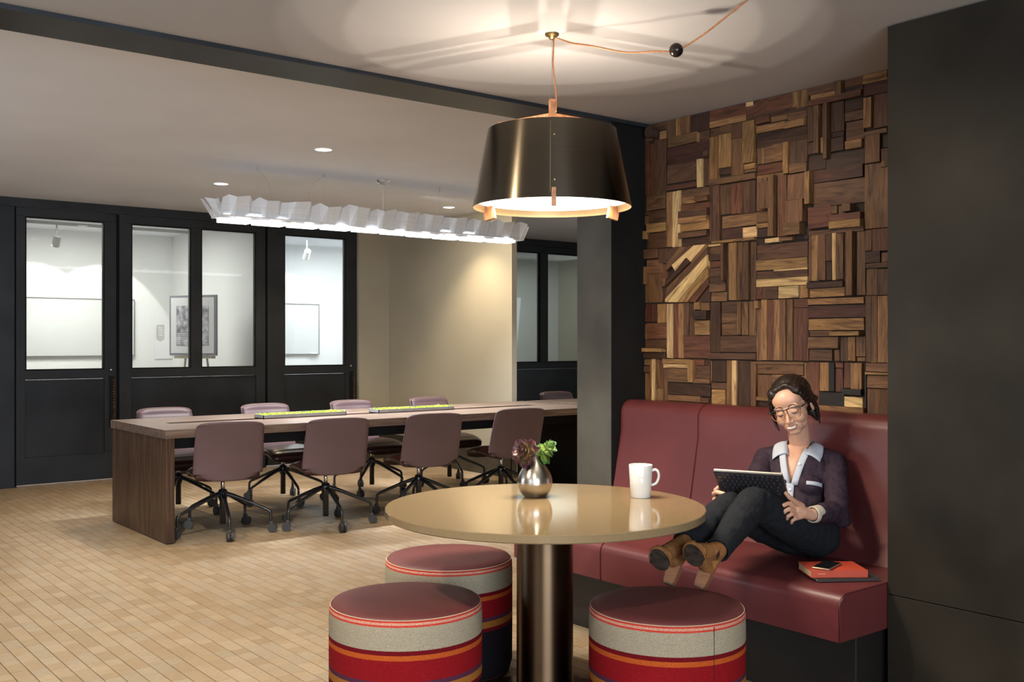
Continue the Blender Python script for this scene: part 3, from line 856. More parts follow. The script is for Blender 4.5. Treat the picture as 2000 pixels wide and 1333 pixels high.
# stools
def stripe_mat():
    m, nt, b = newmat('striped_wool'); setc(b, (.3, .3, .3), .95, 0, .1)
    tc = N(nt, 'ShaderNodeTexCoord'); sp = N(nt, 'ShaderNodeSeparateXYZ'); nt.links.new(tc.outputs['Object'], sp.inputs[0])
    mr = N(nt, 'ShaderNodeMapRange'); mr.inputs[1].default_value = 0; mr.inputs[2].default_value = .455
    wv = N(nt, 'ShaderNodeTexNoise', Scale=420.0, Detail=1.0); nt.links.new(tc.outputs['Object'], wv.inputs['Vector'])
    ad = N(nt, 'ShaderNodeMath', operation='MULTIPLY_ADD'); nt.links.new(wv.outputs[0], ad.inputs[0]); ad.inputs[1].default_value = .0022; nt.links.new(sp.outputs[2], ad.inputs[2])
    nt.links.new(ad.outputs[0], mr.inputs[0])
    dk = (.14, .005, .010); red = (.235, .007, .011); org = (.44, .085, .016); bei = (.34, .295, .215); pur = (.08, .024, .05); gold = (.34, .13, .026); nv = (.012, .010, .014); pin = (.50, .06, .04); wh = (.6, .5, .38)
    z = lambda t: (.455-t)/.455
    cuts = [(0, nv), (.03, (.05, .02, .01)), (.05, nv), (z(.250), dk), (z(.236), gold), (z(.211), pur), (z(.196), red), (z(.131), org), (z(.114), dk), (z(.100), bei), (z(.0275), pin), (z(.0245), wh), (z(.0232), pin), (z(.0205), wh), (z(.0192), pin), (z(.0165), wh), (z(.0152), pin), (z(.011), pin)]  # lowest near-black bands paint in the shade at the stool's foot
    r = N(nt, 'ShaderNodeValToRGB'); r.color_ramp.interpolation = 'CONSTANT'; e = r.color_ramp.elements
    e[0].position = 0; e[0].color = (*cuts[0][1], 1); e[1].position = cuts[-1][0]; e[1].color = (*cuts[-1][1], 1)
    for p, c in cuts[1:-1]: q = e.new(p); q.color = (*c, 1)
    nt.links.new(mr.outputs[0], r.inputs[0])
    v = coords(nt, (500, 500, 500)); n = N(nt, 'ShaderNodeTexNoise', Scale=1.0, Detail=2.0); nt.links.new(v, n.inputs['Vector'])
    sh = ramp(nt, n.outputs[0], [(.35, (.62, .62, .62)), (.65, (1.15, 1.15, 1.15))])
    mx = N(nt, 'ShaderNodeMix', data_type='RGBA', blend_type='MULTIPLY'); mx.inputs[0].default_value = 1
    nt.links.new(r.outputs[0], mx.inputs[6]); nt.links.new(sh, mx.inputs[7]); nt.links.new(mx.outputs[2], b.inputs['Base Color'])
    bump(nt, b, n.outputs[0], .4, .001); return m
M['stripes'] = stripe_mat()
def make_stool():
    t = thing('drum_stool', 'x', 'stool', (0, 0, 0), 0, 'striped drum stools around the round table')
    bm = bmesh.new(); lathe(bm, [(.225, 0), (.240, .004), (.2525, .05), (.2535, .2), (.2535, .40), (.252, .435), (.2475, .4475), (.244, .448)], 80); finish('striped_side', bm, M['stripes'], t, True)
    bm = bmesh.new(); lathe(bm, [(.2475, .440), (.2480, .4475), (.2425, .4535), (.20, .459), (.1, .4625), (0, .463)], 80); finish('leather_top', bm, M['leather_red2'], t, True)
    bm = bmesh.new(); tor = [( .2482+.0016*math.cos(a), .4475+.0016*math.sin(a)) for a in [2*PI*i/6 for i in range(7)]]; lathe(bm, tor, 80); finish('pale_welt', bm, plain('pale_welt', (.55, .42, .30), .8), t, True)
    bm = bmesh.new(); box(bm, -.0008, .0008, -.2542, -.2528, .01, .44); o = finish('side_seam', bm, M['black'], t)
    return t
st = make_stool(); spots = [((1.84, 2.89), 'drum stool with grey, red and orange stripes, front left of the table, nearest its edge', 1.2), ((2.345, 3.365), 'drum stool with grey, red and orange stripes, half shaded behind the other left stool', 2.4), ((2.475, 2.31), 'drum stool with grey, red and orange stripes carrying the woman\'s feet', -.22)]
for k, ((x, y), lb, rz) in enumerate(spots):
    o = st if k == 0 else dup(st); o.location = (x, y, 0); o['label'] = lb; o.rotation_euler = (0, 0, rz)

# ------------------------------------------------------------------ things on the round table
VX = (2.405, 2.90)
vs = thing('vase', 'round pewter vase with a narrow neck on the round table', 'vase', (*VX, .74))
prof = [(0, 0), (.030, 0), (.040, .003), (.056, .022), (.0635, .045), (.0645, .058), (.0615, .075), (.053, .094), (.040, .114), (.028, .130), (.0195, .142), (.0165, .150), (.0145, .150), (.0165, .142), (.024, .13), (.03, .115), (0, .105)]
cp = catmull([(r, 0, z) for r, z in prof[:12]], 4); bm = bmesh.new(); lathe(bm, [(max(0, p.x), p.z) for p in cp]+prof[12:], 64); finish('vessel', bm, M['vase'], vs, True)
bm = bmesh.new(); lathe(bm, [(.0648, .0535), (.0653, .0545), (.0648, .0555)], 64); finish('weld_line', bm, M['chrome'], vs, True)
def petal_mesh(L, Wd, thick, cup, tipc):
    bm = bmesh.new(); nu, nv = 6, 5; top = []; bot = []
    for i in range(nu+1):
        u = i/nu; w = Wd*math.sin(PI*min(1, .12+.80*u**.8))**.8*(1 if u < .97 else .5); ra = []; rb = []
        for j in range(nv):
            s = (j/(nv-1)-.5)*2; zz = cup*(s*s)*w+.35*L*u*u*0.6; edge = thick*(1-abs(s))*math.sin(PI*min(.98, max(.04, u)))
            ra.append(bm.verts.new((u*L, s*w, zz+edge))); rb.append(bm.verts.new((u*L, s*w, zz-edge*.6)))
        top.append(ra); bot.append(rb)
    for i in range(nu):
        for j in range(nv-1):
            bm.faces.new((top[i][j], top[i+1][j], top[i+1][j+1], top[i][j+1])); bm.faces.new((bot[i][j], bot[i][j+1], bot[i+1][j+1], bot[i+1][j]))
    bmesh.ops.remove_doubles(bm, verts=bm.verts, dist=.0003); return bm
def petalmat(name, a, b_, rough=.4):
    m, nt, b = newmat(name); setc(b, a, rough, 0, .4)
    tc = N(nt, 'ShaderNodeTexCoord'); sp = N(nt, 'ShaderNodeSeparateXYZ'); nt.links.new(tc.outputs['Generated'], sp.inputs[0])
    nt.links.new(ramp(nt, sp.outputs[0], [(0.0, b_), (.45, tuple((x+y)/2 for x, y in zip(a, b_))), (.8, a)]), b.inputs['Base Color']); return m
M['petal'] = petalmat('burgundy_petal', (.060, .018, .026), (.24, .17, .05)); M['leaf'] = petalmat('succulent_green', (.06, .15, .035), (.24, .32, .06)); M['leaf_pale'] = petalmat('succulent_pale', (.45, .50, .30), (.4, .5, .2))
def rosette(name, label, base, center, axis, rings, mat, Ls, stem):
    t = thing(name, label, 'plant', base)
    bm = bmesh.new(); c = Vector(center)-Vector(base); path_tube(bm, catmull([(0, 0, -.04), (0, 0, .005), tuple(c)], 5), .004, 6); finish('stem', bm, stem, t, True)
    q = Vector(axis).to_track_quat('Z', 'X').to_matrix().to_4x4(); g = PI*(3-5**.5)
    me = petal_mesh(1, .46 if 'rosette' in name else .52, .07, .5, 0); proto = finish('petal' if 'rosette' in name else 'leaf', me, mat, t, True); first = True; k = 0
    for n, tilt, L, zo in rings:
        for i in range(n):
            o = proto if first else proto.copy()
            if not first: C.objects.link(o)
            first = False; k += 1
            az = k*g+random.uniform(-.15, .15); tl = R(tilt+random.uniform(-6, 6)); LL = L*Ls*random.uniform(.9, 1.1)
            o.parent = t
            o.matrix_local = Matrix.Translation(c) @ q @ Matrix.Translation((0, 0, zo*Ls)) @ Matrix.Rotation(az, 4, 'Z') @ Matrix.Rotation(-tl, 4, 'Y') @ Matrix.Scale(LL, 4)
    return t
nb = (VX[0], VX[1], .889)
M['stem_green'] = plain('stem_green', (.12, .18, .05), .6)
rg = Vector((math.sin(YAW), -math.cos(YAW), 0)); fw = Vector((math.cos(YAW), math.sin(YAW), 0)); UP = Vector((0, 0, 1))
rosette('succulent_rosette', 'burgundy succulent rosette with a yellowish heart leaning left in the vase', nb, Vector(nb)-rg*.034-fw*.018+UP*.014, -rg*.60-fw*.62+UP*.35,
        [(4, 76, .32, .20), (5, 56, .52, .12), (6, 36, .74, .04), (7, 17, .88, -.03), (7, -2, .88, -.12), (5, -20, .78, -.18)], M['petal'], .064, M['stem_green'])
rosette('succulent_sprig', 'green succulent sprig leaning right in the vase', nb, Vector(nb)+rg*.044-fw*.004+UP*.024, rg*.55-fw*.35+UP*.7,
        [(4, 70, .42, .35), (5, 48, .55, .2), (6, 22, .62, 0), (6, -2, .66, -.25), (5, -24, .70, -.5)], M['leaf'], .056, M['stem_green'])
mg = thing('mug', 'plain white tall mug on the right of the round table', 'mug', (2.700, 2.648, .74))
mat_mug = plain('white_china', (.62, .63, .62), .12, var=.01, coat=.4)
bm = bmesh.new(); lathe(bm, [(0, 0), (.034, 0), (.0365, .003), (.0405, .06), (.0435, .118), (.0425, .120), (.0408, .118), (.038, .06), (.034, .008), (0, .006)], 56); finish('cup_body', bm, mat_mug, mg, True)
bm = bmesh.new(); P = [rg*.0405+UP*.098, rg*.054+UP*.101, rg*.064+UP*.092, rg*.066+UP*.075, rg*.060+UP*.057, rg*.050+UP*.048, rg*.0385+UP*.045]
path_tube(bm, catmull(P, 5), .0052, 10); o = finish('handle', bm, mat_mug, mg, True)
# ------------------------------------------------------------------ pendant lamp over the round table
LC = (2.441, 2.845); ZB, ZT, RB, RT = 1.800, 2.082, .2905, .2345
lp = thing('pendant_lamp', 'large dark brushed metal drum pendant with orange wood brackets over the round table', 'lamp', (*LC, 0))
def shade(r_off, n=96):
    bm = bmesh.new(); lathe(bm, [(RB+r_off, ZB), (RT+r_off, ZT)], n); return bm
o = finish('shade', shade(0), M['shade_metal'], lp, True)
bm = shade(-.002); bmesh.ops.reverse_faces(bm, faces=bm.faces[:]); finish('shade_lining', bm, M['shade_inner'], lp, True)
bm = bmesh.new(); lathe(bm, [(RB-.002, ZB), (RB, ZB)], 96); lathe(bm, [(RT-.002, ZT), (RT, ZT)], 96); finish('rim', bm, M['brass'], lp)
bm = bmesh.new(); lathe(bm, [(0, ZB+.024), (RB-.014, ZB+.024), (RB-.014, ZB+.028), (0, ZB+.028)], 72); finish('diffuser', bm, M['diffuser'], lp)
bm = bmesh.new(); lathe(bm, [(0, ZB+.029), (RB-.016, ZB+.029), (RB-.016, ZB+.033), (0, ZB+.033)], 72); finish('glow_blocker', bm, M['white_paint'], lp)  # added opaque disc, keeps the diffuser's glow off the ceiling
near = YAW+PI   # direction from the lamp towards the camera
def at(rad, ang, z): return Vector((rad*math.cos(ang), rad*math.sin(ang), z))
for k in range(3):
    a = near+R(-1+120*k)
    bm = bmesh.new(); vs_ = box(bm, -.036, .010, -.0078, .0078, -.034, .030, .0015)
    mt = Matrix.Translation(at(RB-.006, a, ZB+.004)) @ Matrix.Rotation(a, 4, 'Z') @ Matrix.Rotation(R(11), 4, 'Y')
    for v in bm.verts: v.co = mt @ v.co
    finish('foot_bracket', bm, M['copper_wood'], lp)
    bm = bmesh.new(); box(bm, .01, .229, -.007, .007, ZT-.004, 2.137, .001)
    for v in bm.verts:
        if v.co.x < .05 and v.co.z > ZT+.02: v.co.z += .010
        v.co = Matrix.Rotation(a, 4, 'Z') @ v.co
    finish('top_arm', bm, M['copper_wood'], lp)
bm = bmesh.new(); box(bm, -.011, .011, -.011, .011, ZT-.03, 2.197, .0015, mtx=Matrix.Rotation(near+R(8), 4, 'Z')); finish('centre_post', bm, M['copper_wood'], lp)
bm = bmesh.new()
for zz in (1.86, 2.02):
    rr_ = RB+(RT-RB)*(zz-ZB)/(ZT-ZB); p = at(rr_, near-R(1)+.01, zz); tube(bm, p, p+at(.002, near, 0), .0028, .0024, 10)
finish('rivet', bm, M['brass'], lp)
bm = bmesh.new()
for i in range(60):
    zz = ZB+.02+i*(ZT-ZB-.03)/60; rr_ = RB+(RT-RB)*(zz-ZB)/(ZT-ZB); p = at(rr_, near-R(3.5), zz); tube(bm, p, p+at(.0008, near, 0), .0009, .0009, 5)
o = finish('stitch_perforations', bm, M['brass'], lp); o['kind'] = 'stuff'
bm = bmesh.new(); tube(bm, (0, 0, 2.19), (0, 0, 2.43), .0012, n=6); finish('steel_wire', bm, M['chrome'], lp)
bm = bmesh.new(); lathe(bm, [(0, 2.4175), (.010, 2.4175), (.012, 2.426), (.024, 2.430), (.026, 2.4375)], 32); finish('canopy', bm, M['brass'], lp, True)
gl = lambda p: Vector(p)-Vector((*LC, 0))
bm = bmesh.new(); path_tube(bm, catmull([rg*.014+UP*2.15, rg*.015+UP*2.20, rg*.0125+UP*2.24, rg*.004+UP*2.32, rg*.006+UP*2.40, rg*.004+UP*2.424], 6), .0028, 8)
sw = [rg*.006+UP*2.424, rg*.03+UP*2.418, gl((2.475, 2.77, 2.392)), gl((2.51, 2.70, 2.372)), gl((2.57, 2.60, 2.338)), gl((2.61, 2.50, 2.326)), gl((2.651, 2.429, 2.322)), gl((2.675, 2.34, 2.352)), gl((2.695, 2.24, 2.402)), gl((2.706, 2.168, 2.4375))]
path_tube(bm, catmull(sw, 6), .0028, 8); finish('cord', bm, M['copper_cord'], lp, True)
bm = bmesh.new(); bmesh.ops.create_uvsphere(bm, u_segments=32, v_segments=20, radius=.0245)
for v in bm.verts: v.co += gl((2.651, 2.429, 2.322))
finish('counterweight_ball', bm, plain('dark_ball', (.03, .022, .018), .25, .6), lp, True)
dl_ = light('pendant_downlight', 'AREA', (LC[0], LC[1], ZB+.022), 25, (1, .86, .68), .50, target=(LC[0], LC[1], 0), spread=155); dl_.data.shape = 'DISK'
for k in range(3):
    a = near+R(60+120*k); light('pendant_bulb', 'POINT', (LC[0]+.05*math.cos(a), LC[1]+.05*math.sin(a), 1.955), 9.5, (1, .86, .70), .004)
    bm = bmesh.new(); lathe(bm, [(0, 1.91), (.012, 1.915), (.014, 1.932), (.0, 1.934)], 12, (.05*math.cos(a), .05*math.sin(a))); finish('bulb_socket', bm, M['brass'], lp)

# ------------------------------------------------------------------ long meeting table
mt_ = thing('meeting_table', 'long walnut slab meeting table with a solid end panel and a dark centre slot', 'table', (0, 0, 0))
X0, X1, Y0, Y1 = 2.34, 6.20, 6.54, 7.66
SX0, SX1, SY0, SY1 = 2.56, 5.88, 7.06, 7.16
bm = bmesh.new()
for q in ((X0, X1, Y0, SY0), (X0, X1, SY1, Y1), (X0, SX0, SY0, SY1), (SX1, X1, SY0, SY1)): box(bm, *q, .684, .74)
bmesh.ops.remove_doubles(bm, verts=bm.verts, dist=1e-5); finish('table_top', bm, M['walnut_top'], mt_)
pbox('slot_tray', (SX0-.01, SX1+.01, SY0-.01, SY1+.01, .60, .684), M['black'], mt_)
pbox('end_panel', (2.350, 2.404, 6.548, 7.652, .006, .684), M['walnut_side'], mt_, .002)
pbox('end_panel', (6.13, 6.184, 6.548, 7.652, .006, .684), M['black'], mt_, .002, 'black end panel')
pbox('glide_strip', (2.356, 2.398, 6.556, 7.644, 0, .006), M['black'], mt_)
pbox('apron', (2.41, 6.12, 6.70, 6.73, .60, .684), M['black'], mt_)
pbox('apron', (2.41, 6.12, 7.47, 7.50, .60, .684), M['black'], mt_)
t2 = thing('side_table', 'second walnut table just past the far end of the meeting table', 'table', (0, 0, 0))
pbox('table_top', (6.245, 8.6, 6.54, 7.66, .684, .74), M['walnut_top'], t2)
pbox('end_panel', (6.26, 6.31, 6.548, 7.652, 0, .684), M['black'], t2); pbox('end_panel', (8.54, 8.59, 6.548, 7.652, 0, .684), M['black'], t2)
def planter(x0, x1, label):
    t = thing('moss_planter', label, 'planter', ((x0+x1)/2, 7.105, .74), 0, 'moss planters on the meeting table'); w = (x1-x0)/2
    bm = bmesh.new()
    for q in ((-w, w, -.075, -.069, 0, .030), (-w, w, .069, .075, 0, .034), (-w, -w+.006, -.075, .075, 0, .030), (w-.006, w, -.075, .075, 0, .030), (-w, w, -.075, .075, 0, .006)): box(bm, *q)
    finish('tray', bm, M['planter'], t)
    bm = bmesh.new(); rq = random.Random(5)
    for i in range(int((x1-x0)*1500)):
        x = rq.uniform(-w+.01, w-.01); y = rq.uniform(-.066, .066); z = .020+.012*rq.random(); s = rq.uniform(.005, .011)
        vs_ = [bm.verts.new((x+rq.uniform(-s, s), y+rq.uniform(-s, s), z-s*.6+rq.uniform(0, s*1.6))) for _ in range(4)]
        for a, b, c in ((0, 1, 2), (0, 2, 3), (0, 3, 1), (1, 3, 2)): bm.faces.new((vs_[a], vs_[b], vs_[c]))
    box(bm, -w+.006, w-.006, -.069, .069, .006, .020)
    o = finish('moss', bm, M['moss'], t); o['kind'] = 'stuff'
planter(3.24, 3.93, 'zinc tray of bright green moss on the meeting table, nearer its left end')
planter(4.22, 4.95, 'zinc tray of bright green moss on the meeting table, farther right')

# ------------------------------------------------------------------ swivel chairs
def make_chair():
    t = thing('swivel_chair', 'x', 'chair')
    # seat
    bm = bmesh.new(); nx, ny = 14, 44; top = []; bot = []
    def halfw(v): return .228-.018*abs(v-.5)*2-(.03*max(0, (v-.9)/.1)**2)
    for j in range(ny+1):
        v = j/ny; y = -.23+v*.475; z = .445+.018*math.sin(PI*min(1, v*1.1))-(.035*max(0, (v-.72)/.28)**2)
        rib = .0035*abs(math.sin(v*PI*9)); ra = []; rb = []
        for i in range(nx+1):
            s = (i/nx-.5)*2; ed = (1-abs(s)**6)
            ra.append(bm.verts.new((s*halfw(v), y, z-.022+(.022+rib)*ed))); rb.append(bm.verts.new((s*halfw(v)*.97, y+.004, z-.060+.012*(abs(s)**4))))
        top.append(ra); bot.append(rb)
    for j in range(ny):
        for i in range(nx):
            bm.faces.new((top[j][i], top[j][i+1], top[j+1][i+1], top[j+1][i])); bm.faces.new((bot[j][i], bot[j+1][i], bot[j+1][i+1], bot[j][i+1]))
        bm.faces.new((top[j][0], top[j+1][0], bot[j+1][0], bot[j][0])); bm.faces.new((top[j][nx], bot[j][nx], bot[j+1][nx], top[j+1][nx]))
    for i in range(nx):
        bm.faces.new((top[0][i], bot[0][i], bot[0][i+1], top[0][i+1])); bm.faces.new((top[ny][i], top[ny][i+1], bot[ny][i+1], bot[ny][i]))
    finish('seat', bm, M['leather_dark'], t, True)
    # backrest: v 0 bottom .. 1 top, curved in plan
    def back(y_off, th, ribs, name, mat, inset=0.0):
        bm = bmesh.new(); nx, nv = 16, 42; A = []; B = []
        for j in range(nv+1):
            v = j/nv; z = .385+v*.405; yb = -.238-.13*v**1.3
            hw = (.226+.004*math.sin(PI*v)-.012*v)-inset
            if v < .14: hw -= .075*((.14-v)/.14)**2
            if v > .95: hw -= .022*((v-.95)/.05)**2
            rib = ribs*abs(math.sin(v*PI*8)); ra = []; rb = []
            for i in range(nx+1):
                s = (i/nx-.5)*2; cv = .022*s*s; dz = -.012*(s**4)*(v > .95)+.02*(abs(s)**5)*(v < .1)
                e = (1-abs(s)**8)*(1 if .02 < v < .98 else .2)
                ra.append(bm.verts.new((s*hw, yb+y_off+cv+th*.5*e+rib*e+th*.15, z+dz))); rb.append(bm.verts.new((s*hw, yb+y_off+cv-th*.5*(.6+.4*e), z+dz)))
            A.append(ra); B.append(rb)
        for j in range(nv):
            for i in range(nx):
                bm.faces.new((A[j][i], A[j+1][i], A[j+1][i+1], A[j][i+1])); bm.faces.new((B[j][i], B[j][i+1], B[j+1][i+1], B[j+1][i]))
            bm.faces.new((A[j][0], B[j][0], B[j+1][0], A[j+1][0])); bm.faces.new((A[j][nx], A[j+1][nx], B[j+1][nx], B[j][nx]))
        for i in range(nx):
            bm.faces.new((A[0][i], A[0][i+1], B[0][i+1], B[0][i])); bm.faces.new((A[nv][i], B[nv][i], B[nv][i+1], A[nv][i+1]))
        return finish(name, bm, mat, t, True)
    back(0, .018, 0, 'back_shell', M['leather_brown'])
    back(.022, .026, .004, 'backrest_cushion', M['leather_brown'], .008)
    bm = bmesh.new(); lathe(bm, [(0, .375), (.045, .375), (.050, .385), (.12, .40), (0, .40)], 24); finish('mechanism', bm, M['black_metal'], t, True)
    bm = bmesh.new(); path_tube(bm, [(.03, .02, .378), (.16, .03, .375), (.20, .03, .372)], .004, 6); finish('lever', bm, M['black_metal'], t, True)
    bm = bmesh.new(); tube(bm, (0, 0, .29), (0, 0, .385), .0135, n=20); finish('gas_lift', bm, M['chrome'], t, True)
    bm = bmesh.new(); lathe(bm, [(0, .065), (.021, .065), (.021, .22), (.030, .24), (.034, .28), (.024, .300), (0, .302)], 24); finish('hub', bm, M['black_metal'], t, True)
    for k in range(5):
        a = 2*PI*k/5
        bm = bmesh.new(); P = catmull([(.018, 0, .272), (.10, 0, .245), (.27, 0, .172), (.312, 0, .150), (.322, 0, .125), (.322, 0, .07)], 5)
        path_tube(bm, P, [.0155-.0055*min(1, i/14) for i in range(len(P))], 10); lg = finish('leg', bm, M['black_metal'], t, True); lg.rotation_euler = (0, 0, a)
        bm = bmesh.new(); tube(bm, (.335, -.020, .031), (.335, -.004, .031), .031, n=24); tube(bm, (.335, .004, .031), (.335, .020, .031), .031, n=24); tube(bm, (.335, -.01, .031), (.335, .01, .031), .010, n=12)
        box(bm, .315, .338, -.012, .012, .045, .078, .003)
        cs = finish('caster', bm, M['rubber'], lg); smooth_angle(cs, 40); ca = random.uniform(-1.2, 1.2)
        cs.matrix_local = Matrix.Translation((.322, 0, 0)) @ Matrix.Rotation(ca, 4, 'Z') @ Matrix.Translation((-.322, 0, 0))
    return t
ch0 = make_chair(); used = [False]
def place(x, y, deg, basedeg, label, group):
    o = dup(ch0) if used[0] else ch0
    used[0] = True; o.location = (x, y, 0); o.rotation_euler = (0, 0, R(deg)); o['label'] = label; o['group'] = group; k = 0
    for ch in o.children:
        if ch.name.startswith('leg'): ch.rotation_euler = (0, 0, R(basedeg-deg+72*k)); k += 1
GN = 'swivel chairs on the near side of the meeting table'; GB = 'swivel chairs on the far side of the meeting table'
for (x, y, d, b, l) in ((2.80, 6.72, -14, -105, 'brown leather swivel chair with its back to us, closest to the left end panel'), (3.50, 6.56, -13, -98, 'brown leather swivel chair with its back to us, second along from the end panel'),
                        (4.27, 6.53, -12, -80, 'brown leather swivel chair with its back to us, third along, left of the vase'), (5.10, 6.58, -10, -100, 'purplish lit swivel chair with its back to us, just behind the vase')):
    place(x, y, d, b, l, GN)
for (x, y, d, b, l) in ((2.87, 7.74, 178, 20, 'swivel chair facing us across the table at its left end'), (3.74, 7.74, 181, 50, 'swivel chair facing us behind the first moss tray, top of its back showing'),
                        (4.59, 7.76, 184, 5, 'swivel chair facing us behind the gap between the moss trays'), (5.42, 7.77, 183, 40, 'swivel chair facing us behind the right moss tray before the taupe wall')):
    place(x, y, d, b, l, GB)
place(7.03, 7.80, 180, 10, 'swivel chair behind the second table, beside the steel column', 'swivel chairs at the second table')

# ------------------------------------------------------------------ folded paper linear lamp
def papermat():
    m, nt, b = newmat('folded_paper'); setc(b, (.74, .76, .80), .7, 0, .2)
    v = coords(nt, (3, 3, 150)); n = N(nt, 'ShaderNodeTexNoise', Scale=1.0, Detail=2.0); nt.links.new(v, n.inputs['Vector'])
    nt.links.new(ramp(nt, n.outputs[0], [(.35, (.80, .82, .86)), (.65, (.90, .92, .96))]), b.inputs['Base Color'])
    tr = N(nt, 'ShaderNodeBsdfTranslucent'); tr.inputs[0].default_value = (.85, .87, .9, 1); mxs = N(nt, 'ShaderNodeMixShader', Fac=.12)
    nt.links.new(b.outputs[0], mxs.inputs[1]); nt.links.new(tr.outputs[0], mxs.inputs[2]); nt.links.new(mxs.outputs[0], nt.nodes['Material Output'].inputs[0])
    bump(nt, b, n.outputs[0], .3, .002); return m
M['paper'] = papermat()
def paper_lamp(name, label, x0, x1, yc, grp, npan):
    t = thing(name, label, 'lamp', (0, 0, 0), 0, grp); rq = random.Random(3)
    zb, zt = 2.203, 2.345; L = x1-x0; me_n = 0
    for side in (-1, 1):
        pts_b = []; pts_t = []; xs = [x0+.05]; k = 0
        while xs[-1] < x1-.10:
            xs.append(xs[-1]+(rq.uniform(.070, .088) if k % 2 == 0 else rq.uniform(.034, .046))); k += 1
        npan_ = len(xs)-1
        for i, x in enumerate(xs):
            f = (x-x0)/L; wave = .03*math.sin(f*PI*3.2+.4); ph = i % 4
            outw = (.0, .004, .042, .034)[ph]; sh = (.014, -.015, -.016, .016)[ph]
            pts_b.append(Vector((x-sh*.25, yc+wave+side*(.070+outw*.35), zb+rq.uniform(-.006, .006)))); pts_t.append(Vector((x+sh, yc+wave+side*(.100+outw*1.5), zt+rq.uniform(-.014, .010)+(.0, .016, -.004, .012)[ph])))
        for i in range(npan_):
            bm = bmesh.new(); q = [pts_b[i], pts_b[i+1], pts_t[i+1], pts_t[i]]
            nrm = (q[1]-q[0]).cross(q[3]-q[0]).normalized()*.001
            a = [bm.verts.new(p-nrm) for p in q]; b = [bm.verts.new(p+nrm) for p in q]
            bm.faces.new(a[::-1]); bm.faces.new(b)
            for k in range(4): bm.faces.new((a[k], a[(k+1) % 4], b[(k+1) % 4], b[k]))
            finish('paper_panel', bm, M['paper'], t)
    for xe, s in ((x0+.05, -1), (x1-.05, 1)):     # flared end panels
        for k in range(2):
            bm = bmesh.new(); ya = yc-.08+k*.08
            q = [Vector((xe, ya, zb)), Vector((xe, ya+.07, zb)), Vector((xe+s*.085, ya+.085, zt)), Vector((xe+s*(.05+.05*k), ya-.02, zt-.02))]
            a = [bm.verts.new(p) for p in q]; b = [bm.verts.new(p+Vector((s*.002, 0, 0))) for p in q]; bm.faces.new(a[::-1]); bm.faces.new(b)
            for j in range(4): bm.faces.new((a[j], a[(j+1) % 4], b[(j+1) % 4], b[j]))
            finish('paper_panel', bm, M['paper'], t)
    nl = 10 if L > 2 else 2
    for i in range(nl):
        a = x0+.09+(L-.18)*i/nl; b_ = a+(L-.18)/nl-.045; f = (i+.5)/nl; wave = .03*math.sin(f*PI*3.2+.4)
        bm = bmesh.new(); prism(bm, [(a, yc+wave-.062), ((a+b_)/2, yc+wave-.094), (b_, yc+wave-.058), (b_, yc+wave+.066), (a, yc+wave+.068)], 2.180, 2.212)
        finish('light_box', bm, M['paper_led'], t)
    for sy in (-1, 1): pbox('light_strip', (x0+.08, x1-.08, yc+sy*.055-.004, yc+sy*.055+.004, 2.222, 2.234), M['paper_led'], t)
    pbox('uplight_blocker', (x0+.06, x1-.06, yc-.064, yc+.064, 2.246, 2.250), M['white_paint'], t)  # added unseen cap, blocks upward light from the strips
    pbox('light_lid', (x0+.06, x1-.06, yc-.095, yc+.095, 2.2125, 2.222), M['white_paint'], t)  # added opaque lid, stops the light boxes leaking onto the ceiling
    return t
pl_ = paper_lamp('paper_lamp', 'long white lamp of folded paper facets hanging over the meeting table', 2.86, 5.74, 7.1, 'folded paper lamps', 22)
bm = bmesh.new()
for x in (3.227, 3.774, 4.852): tube(bm, (x, 7.1, 2.57), (x, 7.1, 2.606), .006, n=8); tube(bm, (x, 7.1, 2.20), (x, 7.1, 2.57), .0008, n=5)
finish('suspension_wire', bm, M['chrome'], pl_)
bm = bmesh.new(); lathe(bm, [(0, 2.575), (.012, 2.575), (.05, 2.594), (.058, 2.6055)], 32, (4.302, 7.1)); finish('canopy', bm, M['chrome'], pl_, True)
bm = bmesh.new(); tube(bm, (4.302, 7.1, 2.20), (4.302, 7.1, 2.58), .0022, n=6); finish('power_cord', bm, M['white_paint'], pl_)
bm = bmesh.new()
for sx in (1, -1): path_tube(bm, catmull([(3.227+(0 if sx > 0 else .547), 7.1, 2.59), (3.30 if sx > 0 else 3.70, 7.12, 2.53), (3.34 if sx > 0 else 3.66, 7.12, 2.44), (3.32 if sx > 0 else 3.66, 7.1, 2.33)], 5), .0008, 4)
finish('loose_wire', bm, M['chrome'], pl_)
pl2 = paper_lamp('paper_lamp', 'end of a second folded paper lamp just left of the steel column', 6.70, 8.6, 7.1, 'folded paper lamps', 14)
bm = bmesh.new()
for x in (6.95, 8.35): tube(bm, (x, 7.1, 2.20), (x, 7.1, 2.606), .001, n=5)
finish('suspension_wire', bm, M['chrome'], pl2)

